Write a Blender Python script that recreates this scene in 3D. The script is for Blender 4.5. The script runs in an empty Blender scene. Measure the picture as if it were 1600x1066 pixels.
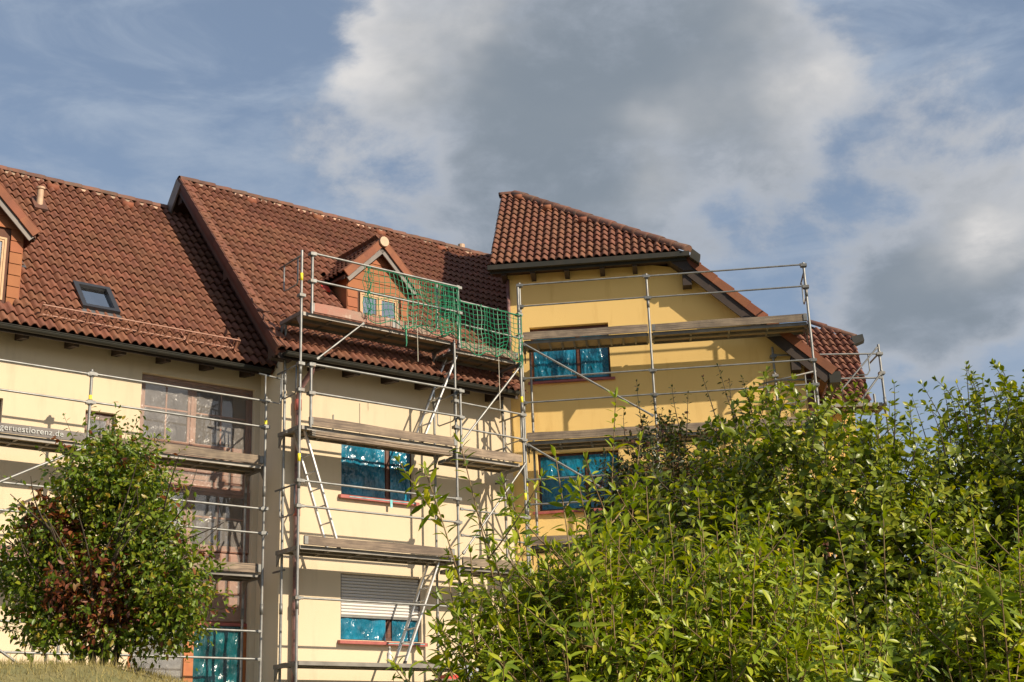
import bpy, bmesh, math, random
import numpy as np
from mathutils import Vector, Matrix, noise

R = math.radians
random.seed(7); rng = np.random.default_rng(7)
sc = bpy.context.scene
col = sc.collection

# ------------------------------------------------------------------ camera
PITCH, ROLL, LENS = R(17.7389), R(-2.0270), 2127.2 / 1600 * 36.0
cp, sp, cr, sr = math.cos(PITCH), math.sin(PITCH), math.cos(ROLL), math.sin(ROLL)
FW = Vector((0, cp, sp)); RT0 = Vector((1, 0, 0)); UP0 = Vector((0, -sp, cp))
RT = RT0 * cr + UP0 * sr; UP = UP0 * cr - RT0 * sr
EYE = Vector((0, 0, 1.6))
cam_d = bpy.data.cameras.new('camera'); cam_d.sensor_width = 36; cam_d.lens = LENS
cam_d.clip_start = 0.1; cam_d.clip_end = 3000
cam = bpy.data.objects.new('camera', cam_d); col.objects.link(cam)
m = Matrix((RT, UP, -FW)).transposed().to_4x4(); m.translation = EYE
cam.matrix_world = m
sc.camera = cam

def in_view(p, margin=0.03):
    d = p - EYE; z = d.dot(FW)
    if z < 0.3: return False
    x = d.dot(RT) / z * LENS / 36; y = d.dot(UP) / z * LENS / 36
    return abs(x) < 0.5 + margin and abs(y) < 0.333 + margin

# ------------------------------------------------------------------ frames of the two facades
ANG_A, ANG_B, ANG_C = R(38.953), R(-6.047), R(2.0)
GZ = 2.55                                              # the terrace the houses stand on
aU = Vector((math.cos(ANG_A), math.sin(ANG_A), 0)); aI = Vector((-math.sin(ANG_A), math.cos(ANG_A), 0))
OA = aU * 11.49 + aI * 20.78 + Vector((0, 0, GZ))      # corner of the middle house
bU = Vector((math.cos(ANG_B), math.sin(ANG_B), 0)); bI = Vector((-math.sin(ANG_B), math.cos(ANG_B), 0))
OB = bU * -2.88 + bI * 26.51 + Vector((0, 0, GZ))      # inner corner, yellow wing
OC = Vector((7.02, 28.13, GZ))
FR = {'A': (OA, ANG_A), 'B': (OB, ANG_B), 'C': (OC, ANG_C), 'W': (Vector((0, 0, 0)), 0.0)}
def fpos(fr, p):
    o, a = FR[fr]; c, s = math.cos(a), math.sin(a)
    return Vector((o.x + p[0] * c - p[1] * s, o.y + p[0] * s + p[1] * c, o.z + p[2]))

# ------------------------------------------------------------------ sun and sky
SUN = (-aI + aU * 0.31 + Vector((0, 0, 0.63))).normalized()
sun_d = bpy.data.lights.new('sun', 'SUN'); sun_d.energy = 5.0; sun_d.angle = R(0.55); sun_d.color = (1.0, 0.86, 0.67)
sun = bpy.data.objects.new('sun', sun_d); col.objects.link(sun)
sun.rotation_euler = SUN.to_track_quat('Z', 'Y').to_euler()
sun.location = (20, -20, 40)

world = bpy.data.worlds.new('World'); sc.world = world; world.use_nodes = True
wn = world.node_tree; wn.nodes.clear()
def build_world():
    N, L = wn.nodes, wn.links
    out = N.new('ShaderNodeOutputWorld'); bg = N.new('ShaderNodeBackground'); bg.inputs['Strength'].default_value = 0.092
    sky = N.new('ShaderNodeTexSky'); sky.sky_type = 'NISHITA'; sky.sun_disc = False
    sky.sun_elevation = math.asin(SUN.z); sky.sun_rotation = math.atan2(SUN.x, SUN.y)
    sky.air_density = 1.0; sky.dust_density = 1.2; sky.ozone_density = 1.5
    tc = N.new('ShaderNodeTexCoord')
    def vm(op, a, b=None):
        n = N.new('ShaderNodeVectorMath'); n.operation = op
        for i, v in enumerate((a, b)):
            if v is None: continue
            if isinstance(v, bpy.types.NodeSocket): L.new(v, n.inputs[i])
            else: n.inputs[i].default_value = v
        return n
    def mt(op, a, b=None, c=None, clamp=False):
        n = N.new('ShaderNodeMath'); n.operation = op; n.use_clamp = clamp
        for i, v in enumerate((a, b, c)):
            if v is None: continue
            if isinstance(v, bpy.types.NodeSocket): L.new(v, n.inputs[i])
            else: n.inputs[i].default_value = v
        return n.outputs[0]
    def noise_n(vec, scale, detail, rough=0.55, dist=0.0):
        n = N.new('ShaderNodeTexNoise'); n.inputs['Scale'].default_value = scale; n.inputs['Detail'].default_value = detail
        n.inputs['Roughness'].default_value = rough; n.inputs['Distortion'].default_value = dist; L.new(vec, n.inputs['Vector']); return n
    d = tc.outputs['Generated']
    # flatten the vertical so that clouds stretch along the horizon
    st = vm('MULTIPLY', d, (1.0, 1.0, 1.7)).outputs[0]
    w1 = noise_n(st, 5.0, 4)
    wob = vm('SCALE', vm('SUBTRACT', w1.outputs['Color'], (0.5, 0.5, 0.5)).outputs[0]); wob.inputs['Scale'].default_value = 0.22
    dw = vm('NORMALIZE', vm('ADD', d, wob.outputs[0]).outputs[0]).outputs[0]
    def blob(c, k, amp):
        dt = vm('DOT_PRODUCT', dw, tuple(Vector(c).normalized())).outputs['Value']
        e = mt('MULTIPLY', mt('SUBTRACT', dt, 1.0), k)
        return mt('MULTIPLY', mt('POWER', 2.71828, e), amp)
    def dirpx(px, py):
        v = FW + RT * ((px - 800) / 2127.2) - UP * ((py - 533) / 2127.2); return tuple(v.normalized())
    WORLD_BLOBS = CLOUDS
    total = None
    for px, py, k, amp in WORLD_BLOBS['mass']:
        b = blob(dirpx(px, py), k, amp); total = b if total is None else mt('ADD', total, b)
    n1 = noise_n(st, 6.0, 10, 0.62, 0.25).outputs['Fac']
    n2 = noise_n(st, 2.4, 5, 0.5).outputs['Fac']
    n3 = noise_n(st, 15.0, 9, 0.62, 0.2).outputs['Fac']
    mp = N.new('ShaderNodeMapping'); mp.inputs['Rotation'].default_value = (0.0, R(-24), 0.0); mp.inputs['Scale'].default_value = (2.2, 2.2, 6.5); L.new(d, mp.inputs[0])
    n4 = noise_n(mp.outputs[0], 3.2, 9, 0.6, 0.5).outputs['Fac']
    def smooth(v, lo, hi, top=1.0):
        m_ = N.new('ShaderNodeMapRange'); m_.interpolation_type = 'SMOOTHSTEP'
        m_.inputs['From Min'].default_value = lo; m_.inputs['From Max'].default_value = hi; m_.inputs['To Max'].default_value = top; L.new(v, m_.inputs['Value']); return m_.outputs[0]
    def mixc(f, a, b):
        n = N.new('ShaderNodeMix'); n.data_type = 'RGBA'; L.new(f, n.inputs[0])
        for q, v in ((6, a), (7, b)):
            if isinstance(v, bpy.types.NodeSocket): L.new(v, n.inputs[q])
            else: n.inputs[q].default_value = v
        return n.outputs[2]
    wisp = mt('ADD', mt('MULTIPLY', mt('SUBTRACT', n1, 0.5), 1.35), mt('MULTIPLY', mt('SUBTRACT', n3, 0.5), 0.55))
    cov = mt('ADD', mt('ADD', total, mt('MULTIPLY', mt('SUBTRACT', n2, 0.5), 0.7)), mt('SUBTRACT', wisp, 0.16))
    alpha = smooth(cov, 0.0, 0.38, CLOUDS['opac'])
    thick = smooth(mt('ADD', cov, mt('MULTIPLY', mt('SUBTRACT', n3, 0.5), 0.6)), 0.22, 0.85)
    lit = None
    for px, py, k_, amp in WORLD_BLOBS['lit']:
        b = blob(dirpx(px, py), k_, amp); lit = b if lit is None else mt('ADD', lit, b)
    litf = mt('MULTIPLY', lit, mt('ADD', mt('MULTIPLY', mt('SUBTRACT', n1, 0.5), 2.4), 0.75), clamp=True)
    rim = mt('MULTIPLY', smooth(cov, 0.04, 0.2), mt('SUBTRACT', 1.0, smooth(cov, 0.22, 0.52)))
    litf = mt('ADD', litf, mt('MULTIPLY', rim, 0.2), clamp=True)
    ccol = mixc(litf, mixc(thick, CLOUDS['mid'], CLOUDS['dark']), CLOUDS['bright'])
    blue = mixc(mt('ADD', smooth(n4, 0.38, 0.68, 0.62), CLOUDS['veil'], clamp=True), sky.outputs[0], CLOUDS['veilcol'])
    L.new(mixc(alpha, blue, ccol), bg.inputs['Color']); L.new(bg.outputs[0], out.inputs['Surface'])
CLOUDS = {'mass': [(950, 130, 150, 0.80), (760, 40, 520, 0.45), (1180, 70, 420, 0.50), (1500, 420, 420, 0.80), (1600, 330, 600, 0.65), (1400, 520, 400, 0.30), (820, 260, 420, 0.25), (560, 250, 420, 0.25), (100, 40, 60, -0.30), (1420, 170, 300, 0.12), (1000, 330, 500, 0.25)],
          'lit': [(660, 40, 1300, 1.1), (1235, 70, 1000, 1.0), (1580, 320, 1300, 1.3), (800, 30, 2500, 0.7), (600, 240, 900, 0.35), (1480, 90, 600, 0.35), (1060, 210, 1800, 0.4)],
          'bright': (6.5, 6.3, 6.1, 1), 'mid': (3.2, 3.55, 4.1, 1), 'dark': (2.0, 2.35, 2.75, 1), 'veil': 0.38, 'veilcol': (3.0, 3.65, 4.65, 1), 'opac': 0.92}
build_world()
sc.view_settings.view_transform = 'Standard'; sc.view_settings.look = 'None'
sc.view_settings.exposure = 0.36; sc.view_settings.gamma = 1.0; sc.view_settings.use_curve_mapping = False
sc.cycles.use_denoising = True; sc.cycles.max_bounces = 6; sc.cycles.transparent_max_bounces = 12

# ------------------------------------------------------------------ materials
MATS = {}
def mat(name, base, rough=0.7, metal=0.0, var=None, scale=6.0, bump=0.0, bscale=40.0, rnd=0.0, stain=None, spec=0.5, detail=6, trans=0.0, coat=0.0):
    """procedural principled material: base, a second tone by noise, per-piece tone, stains, fine relief"""
    mt_ = bpy.data.materials.new(name); mt_.use_nodes = True; nt = mt_.node_tree; N, L = nt.nodes, nt.links
    bs = N['Principled BSDF']; bs.inputs['Roughness'].default_value = rough; bs.inputs['Metallic'].default_value = metal
    if rough > .85: bs.inputs['Diffuse Roughness'].default_value = 1.0
    bs.inputs['Specular IOR Level'].default_value = spec; bs.inputs['Coat Weight'].default_value = coat
    tc = N.new('ShaderNodeTexCoord'); vec = tc.outputs['Object']
    cur = None
    def rgb(c):
        n = N.new('ShaderNodeRGB'); n.outputs[0].default_value = (*c, 1); return n.outputs[0]
    cur = rgb(base)
    def mixc(f, a, b, mode='MIX'):
        n = N.new('ShaderNodeMix'); n.data_type = 'RGBA'; n.blend_type = mode
        if isinstance(f, float): n.inputs[0].default_value = f
        else: L.new(f, n.inputs[0])
        L.new(a, n.inputs[6]); L.new(b, n.inputs[7]); return n.outputs[2]
    if rnd or var:
        oi = N.new('ShaderNodeObjectInfo'); ge = N.new('ShaderNodeNewGeometry')
        ad = N.new('ShaderNodeMath'); ad.operation = 'ADD'; L.new(oi.outputs['Random'], ad.inputs[0]); L.new(ge.outputs['Random Per Island'], ad.inputs[1])
        fr = N.new('ShaderNodeMath'); fr.operation = 'FRACT'; L.new(ad.outputs[0], fr.inputs[0])
        off = N.new('ShaderNodeVectorMath'); off.operation = 'ADD'; L.new(vec, off.inputs[0])
        cx = N.new('ShaderNodeCombineXYZ'); ml = N.new('ShaderNodeMath'); ml.operation = 'MULTIPLY'; L.new(oi.outputs['Random'], ml.inputs[0]); ml.inputs[1].default_value = 37.0
        L.new(ml.outputs[0], cx.inputs[0]); L.new(cx.outputs[0], off.inputs[1])
        ov = off.outputs[0]
    else: ov = vec
    if var:
        no = N.new('ShaderNodeTexNoise'); no.inputs['Scale'].default_value = scale; no.inputs['Detail'].default_value = detail; L.new(ov, no.inputs['Vector'])
        mr = N.new('ShaderNodeMapRange'); mr.inputs['From Min'].default_value = 0.36; mr.inputs['From Max'].default_value = 0.66; L.new(no.outputs['Fac'], mr.inputs['Value'])
        cur = mixc(mr.outputs[0], cur, rgb(var))
    if rnd:
        hs = N.new('ShaderNodeHueSaturation'); mr = N.new('ShaderNodeMapRange'); mr.inputs['To Min'].default_value = 1 - rnd; mr.inputs['To Max'].default_value = 1 + rnd
        L.new(fr.outputs[0], mr.inputs['Value']); L.new(mr.outputs[0], hs.inputs['Value']); L.new(cur, hs.inputs['Color']); 
        mh = N.new('ShaderNodeMapRange'); mh.inputs['To Min'].default_value = 0.495; mh.inputs['To Max'].default_value = 0.507
        f2 = N.new('ShaderNodeMath'); f2.operation = 'FRACT'; m2 = N.new('ShaderNodeMath'); m2.operation = 'MULTIPLY'; m2.inputs[1].default_value = 7.31
        L.new(fr.outputs[0], m2.inputs[0]); L.new(m2.outputs[0], f2.inputs[0]); L.new(f2.outputs[0], mh.inputs['Value']); L.new(mh.outputs[0], hs.inputs['Hue'])
        cur = hs.outputs[0]
    if stain:
        sc_, colr, lo, hi = stain
        mp = N.new('ShaderNodeMapping'); mp.inputs['Scale'].default_value = sc_; L.new(ov, mp.inputs[0])
        no = N.new('ShaderNodeTexNoise'); no.inputs['Scale'].default_value = 1.0; no.inputs['Detail'].default_value = 7; no.inputs['Roughness'].default_value = 0.65; L.new(mp.outputs[0], no.inputs['Vector'])
        mr = N.new('ShaderNodeMapRange'); mr.inputs['From Min'].default_value = lo; mr.inputs['From Max'].default_value = hi; L.new(no.outputs['Fac'], mr.inputs['Value'])
        cur = mixc(mr.outputs[0], cur, rgb(colr))
    L.new(cur, bs.inputs['Base Color'])
    if bump:
        no = N.new('ShaderNodeTexNoise'); no.inputs['Scale'].default_value = bscale; no.inputs['Detail'].default_value = 5; L.new(ov, no.inputs['Vector'])
        bp = N.new('ShaderNodeBump'); bp.inputs['Strength'].default_value = bump; bp.inputs['Distance'].default_value = 0.02; L.new(no.outputs['Fac'], bp.inputs['Height']); L.new(bp.outputs[0], bs.inputs['Normal'])
    if trans:
        tr = N.new('ShaderNodeBsdfTranslucent'); L.new(cur, tr.inputs['Color']); mx = N.new('ShaderNodeMixShader'); mx.inputs[0].default_value = trans
        L.new(bs.outputs[0], mx.inputs[1]); L.new(tr.outputs[0], mx.inputs[2]); L.new(mx.outputs[0], N['Material Output'].inputs['Surface'])
    MATS[name] = mt_
    return mt_

mat('cream_render', (0.80, 0.695, 0.52), 0.9, var=(0.775, 0.67, 0.50), scale=0.8, bump=0.25, bscale=90, stain=((2.5, 2.5, 0.45), (0.66, 0.56, 0.41), 0.54, 0.80), spec=0.2)
mat('yellow_render', (0.93, 0.70, 0.29), 0.9, var=(0.90, 0.675, 0.28), scale=0.8, bump=0.25, bscale=90, stain=((2.5, 2.5, 0.45), (0.74, 0.50, 0.17), 0.54, 0.80), spec=0.2)
mat('roof_tile', (0.205, 0.080, 0.046), 0.75, var=(0.155, 0.063, 0.038), scale=5, bump=0.3, bscale=60, rnd=0.12, stain=((7, 7, 7), (0.075, 0.047, 0.034), 0.58, 0.82), spec=0.35)
mat('ridge_tile', (0.18, 0.08, 0.052), 0.8, var=(0.115, 0.066, 0.05), scale=6, bump=0.3, bscale=50, rnd=0.25, stain=((8, 8, 8), (0.12, 0.10, 0.08), 0.52, 0.72), spec=0.3)
mat('verge_tile', (0.26, 0.092, 0.047), 0.75, var=(0.195, 0.072, 0.04), scale=4, rnd=0.12, bump=0.15, spec=0.3)
mat('guard_paint', (0.36, 0.18, 0.12), 0.6, var=(0.28, 0.13, 0.08), scale=8)
mat('pale_block', (0.62, 0.46, 0.34), 0.9, rnd=0.3)
mat('cladding', (0.33, 0.12, 0.052), 0.75, var=(0.28, 0.10, 0.045), scale=2, rnd=0.07, bump=0.1, spec=0.3)
mat('shingle', (0.105, 0.038, 0.022), 0.8, var=(0.075, 0.028, 0.017), scale=3, rnd=0.2)
mat('dark_timber', (0.045, 0.028, 0.02), 0.7, var=(0.03, 0.02, 0.015), scale=8)
mat('grey_barge', (0.20, 0.17, 0.15), 0.6, var=(0.14, 0.12, 0.11), scale=5)
mat('brown_barge', (0.055, 0.030, 0.021), 0.75, var=(0.04, 0.022, 0.016), scale=5)
mat('gutter', (0.026, 0.027, 0.022), 0.6, metal=0.0, spec=0.3, var=(0.04, 0.035, 0.026), scale=4)
mat('copper_pipe', (0.17, 0.075, 0.065), 0.5, var=(0.25, 0.14, 0.13), scale=5, stain=((2, 2, 6), (0.09, 0.05, 0.05), 0.5, 0.6))
mat('red_wrap', (0.40, 0.105, 0.085), 0.45, var=(0.30, 0.075, 0.065), scale=9)
mat('teal_tape', (0.08, 0.46, 0.50), 0.3, var=(0.35, 0.62, 0.64), scale=14)
mat('bay_wood', (0.25, 0.115, 0.07), 0.6, var=(0.17, 0.075, 0.048), scale=6, rnd=.12)
mat('brown_wood', (0.115, 0.035, 0.016), 0.5, var=(0.075, 0.024, 0.012), scale=9, stain=((4, 4, 40), (0.16, 0.06, 0.03), 0.5, 0.7))
mat('orange_wood', (0.45, 0.15, 0.04), 0.5, var=(0.36, 0.11, 0.03), scale=9)
mat('pale_wood', (0.50, 0.31, 0.15), 0.55, var=(0.43, 0.25, 0.12), scale=9)
mat('steel', (0.31, 0.31, 0.295), 0.5, metal=0.55, var=(0.21, 0.21, 0.20), scale=7, stain=((14, 14, 5), (0.24, 0.21, 0.18), 0.58, 0.72), bump=0.05)
mat('dull_steel', (0.22, 0.22, 0.21), 0.55, metal=0.55, var=(0.15, 0.15, 0.14), scale=9, stain=((9, 9, 9), (0.30, 0.20, 0.14), 0.58, 0.75))
mat('aluminium', (0.62, 0.62, 0.61), 0.42, metal=0.7, var=(0.48, 0.48, 0.47), scale=10)
mat('beam_grey', (0.27, 0.25, 0.22), 0.6, metal=0.3, var=(0.18, 0.165, 0.145), scale=5, rnd=0.25)
mat('yellow_tag', (0.85, 0.72, 0.04), 0.5)
mat('board_wood', (0.31, 0.235, 0.165), 0.84, var=(0.19, 0.145, 0.105), scale=4, rnd=0.2, stain=((1.6, 40, 45), (0.10, 0.075, 0.06), 0.46, 0.66), bump=0.2)
mat('red_board', (0.36, 0.16, 0.12), 0.85, var=(0.30, 0.22, 0.17), scale=3, rnd=0.1, stain=((6, 6, 6), (0.52, 0.42, 0.34), 0.58, 0.7), bump=0.2)
mat('deck_ply', (0.34, 0.26, 0.16), 0.8, var=(0.27, 0.20, 0.12), scale=3, rnd=0.1)
mat('grey_board', (0.20, 0.18, 0.165), 0.8, var=(0.14, 0.125, 0.115), scale=3)
mat('lettering', (0.55, 0.56, 0.53), 0.7, var=(0.36, 0.37, 0.36), scale=12)
mat('net_green', (0.018, 0.27, 0.125), 0.5, var=(0.012, 0.19, 0.10), scale=6)
mat('rope', (0.55, 0.50, 0.40), 0.8)
mat('shutter_slat', (0.62, 0.60, 0.57), 0.45, rnd=0.04)
mat('curtain', (0.90, 0.89, 0.87), 0.9, var=(0.80, 0.80, 0.80), scale=4, trans=0.2)
mat('room_dark', (0.035, 0.035, 0.04), 0.9)
mat('grass_soil', (0.17, 0.145, 0.06), 0.95, var=(0.12, 0.12, 0.045), scale=1.5, bump=0.5, bscale=30)
mat('grass_blade', (0.34, 0.28, 0.10), 0.8, rnd=0.35, trans=0.3)
mat('bark', (0.10, 0.075, 0.05), 0.9, var=(0.055, 0.04, 0.03), scale=12, bump=0.5, bscale=30)
mat('green_stem', (0.24, 0.17, 0.07), 0.7, var=(0.17, 0.10, 0.05), scale=10)
mat('vent_pipe', (0.55, 0.38, 0.24), 0.6, var=(0.45, 0.30, 0.2), scale=8)
mat('window_black', (0.03, 0.03, 0.033), 0.35)
mat('bag', (0.55, 0.60, 0.68), 0.25, var=(0.75, 0.76, 0.78), scale=12, trans=0.35)
mat('bottle', (0.72, 0.70, 0.66), 0.4, var=(0.4, 0.36, 0.33), scale=15)
mat('red_plastic', (0.55, 0.06, 0.04), 0.35)
mat('lead', (0.07, 0.07, 0.075), 0.6, var=(0.10, 0.10, 0.105), scale=6)
mat('concrete', (0.32, 0.31, 0.29), 0.9, var=(0.26, 0.25, 0.24), scale=3)

def leaf_mat(name, ramp, rough=0.42, trans=0.28, spec=0.5):
    mt_ = bpy.data.materials.new(name); mt_.use_nodes = True; nt = mt_.node_tree; N, L = nt.nodes, nt.links
    bs = N['Principled BSDF']; bs.inputs['Roughness'].default_value = rough; bs.inputs['Specular IOR Level'].default_value = spec
    oi = N.new('ShaderNodeObjectInfo'); ge = N.new('ShaderNodeNewGeometry')
    ad = N.new('ShaderNodeMath'); ad.operation = 'ADD'; L.new(oi.outputs['Random'], ad.inputs[0]); L.new(ge.outputs['Random Per Island'], ad.inputs[1])
    fr = N.new('ShaderNodeMath'); fr.operation = 'FRACT'; L.new(ad.outputs[0], fr.inputs[0])
    cr_ = N.new('ShaderNodeValToRGB'); e = cr_.color_ramp.elements
    e[0].position = ramp[0][0]; e[0].color = (*ramp[0][1], 1); e[1].position = ramp[-1][0]; e[1].color = (*ramp[-1][1], 1)
    for p, c in ramp[1:-1]:
        x = e.new(p); x.color = (*c, 1)
    L.new(fr.outputs[0], cr_.inputs[0]); L.new(cr_.outputs[0], bs.inputs['Base Color'])
    tr = N.new('ShaderNodeBsdfTranslucent'); hs = N.new('ShaderNodeHueSaturation'); hs.inputs['Value'].default_value = 1.5; hs.inputs['Saturation'].default_value = 1.15
    L.new(cr_.outputs[0], hs.inputs['Color']); L.new(hs.outputs[0], tr.inputs['Color'])
    mx = N.new('ShaderNodeMixShader'); mx.inputs[0].default_value = trans
    L.new(bs.outputs[0], mx.inputs[1]); L.new(tr.outputs[0], mx.inputs[2]); L.new(mx.outputs[0], N['Material Output'].inputs['Surface'])
    MATS[name] = mt_
leaf_mat('leaf_forsythia', [(0.0, (0.115, 0.175, 0.010)), (0.45, (0.225, 0.295, 0.014)), (0.85, (0.34, 0.38, 0.018)), (1.0, (0.48, 0.44, 0.025))])
leaf_mat('leaf_hedge', [(0.0, (0.10, 0.145, 0.013)), (0.6, (0.22, 0.265, 0.022)), (0.9, (0.32, 0.34, 0.035)), (1.0, (0.48, 0.42, 0.04))], rough=0.37)
leaf_mat('leaf_dark', [(0.0, (0.035, 0.05, 0.012)), (0.6, (0.065, 0.085, 0.018)), (0.85, (0.10, 0.06, 0.022)), (1.0, (0.12, 0.035, 0.025))], rough=0.4)
leaf_mat('leaf_tree', [(0.0, (0.075, 0.13, 0.01)), (0.6, (0.15, 0.215, 0.016)), (0.9, (0.24, 0.26, 0.02)), (1.0, (0.32, 0.20, 0.03))], rough=0.42)
leaf_mat('leaf_red', [(0.0, (0.11, 0.035, 0.016)), (0.5, (0.20, 0.055, 0.024)), (0.85, (0.27, 0.09, 0.03)), (1.0, (0.17, 0.11, 0.03))], rough=0.5)

def film_mat(name, colr, alpha, rough=0.20, bump=0.65, bscale=(3.2, 3.2, 1.1)):
    """thin crinkled masking film: partly see-through, glossy folds"""
    mt_ = bpy.data.materials.new(name); mt_.use_nodes = True; nt = mt_.node_tree; N, L = nt.nodes, nt.links
    bs = N['Principled BSDF']; bs.inputs['Base Color'].default_value = (*colr, 1); bs.inputs['Roughness'].default_value = rough
    bs.inputs['Specular IOR Level'].default_value = 0.8
    tc = N.new('ShaderNodeTexCoord'); mp = N.new('ShaderNodeMapping'); mp.inputs['Scale'].default_value = bscale; L.new(tc.outputs['Object'], mp.inputs[0])
    no = N.new('ShaderNodeTexNoise'); no.inputs['Scale'].default_value = 2.2; no.inputs['Detail'].default_value = 3; no.inputs['Distortion'].default_value = 1.2; no.inputs['Roughness'].default_value = 0.6
    L.new(mp.outputs[0], no.inputs['Vector'])
    bp = N.new('ShaderNodeBump'); bp.inputs['Strength'].default_value = bump; bp.inputs['Distance'].default_value = 0.05; L.new(no.outputs['Fac'], bp.inputs['Height']); L.new(bp.outputs[0], bs.inputs['Normal'])
    n2 = N.new('ShaderNodeTexNoise'); n2.inputs['Scale'].default_value = 2.6; n2.inputs['Detail'].default_value = 3; L.new(tc.outputs['Object'], n2.inputs['Vector'])
    cr_ = N.new('ShaderNodeValToRGB'); e = cr_.color_ramp.elements; e[0].position = .35; e[0].color = (*[c * .45 for c in colr], 1); e[1].position = .65; e[1].color = (*[min(1, c * 1.25) for c in colr], 1)
    L.new(n2.outputs['Fac'], cr_.inputs[0])
    if max(colr) < .6: L.new(cr_.outputs[0], bs.inputs['Base Color'])
    tr = N.new('ShaderNodeBsdfTransparent'); tr.inputs['Color'].default_value = (*[0.4 + 0.6 * min(1, c * 1.2) for c in colr], 1)
    mx = N.new('ShaderNodeMixShader'); mx.inputs[0].default_value = alpha
    L.new(tr.outputs[0], mx.inputs[1]); L.new(bs.outputs[0], mx.inputs[2]); L.new(mx.outputs[0], N['Material Output'].inputs['Surface'])
    MATS[name] = mt_
film_mat('blue_film', (0.007, 0.20, 0.33), 0.80)
film_mat('teal_film', (0.008, 0.12, 0.14), 0.82)
film_mat('clear_film', (0.84, 0.78, 0.72), 0.16, rough=0.25)

def glass_mat(name='glass', add=0.02):
    mt_ = bpy.data.materials.new(name); mt_.use_nodes = True; nt = mt_.node_tree; N, L = nt.nodes, nt.links
    gl = N.new('ShaderNodeBsdfGlossy'); gl.inputs['Roughness'].default_value = 0.02; tr = N.new('ShaderNodeBsdfTransparent'); tr.inputs['Color'].default_value = (0.94, 0.96, 0.96, 1)
    fz0 = N.new('ShaderNodeFresnel'); fz0.inputs['IOR'].default_value = 2.2; fz = N.new('ShaderNodeMath'); fz.operation = 'ADD'; fz.inputs[1].default_value = add; L.new(fz0.outputs[0], fz.inputs[0])
    mx = N.new('ShaderNodeMixShader'); L.new(fz.outputs[0], mx.inputs[0]); L.new(tr.outputs[0], mx.inputs[1]); L.new(gl.outputs[0], mx.inputs[2])
    L.new(mx.outputs[0], N['Material Output'].inputs['Surface']); MATS[name] = mt_
glass_mat(); glass_mat('sky_glass', 0.42)

# ------------------------------------------------------------------ object helpers
class Root:
    def __init__(s, o, fr, base): s.o, s.fr, s.base = o, fr, Vector(base)
def thing(name, label, cat, fr='W', base=(0, 0, 0), group=None):
    o = bpy.data.objects.new(name, None); o.empty_display_size = 0.2; col.objects.link(o)
    o.location = fpos(fr, base); o.rotation_euler = (0, 0, FR[fr][1])
    o['label'] = label; o['category'] = cat
    if group: o['group'] = group
    return Root(o, fr, base)

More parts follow.
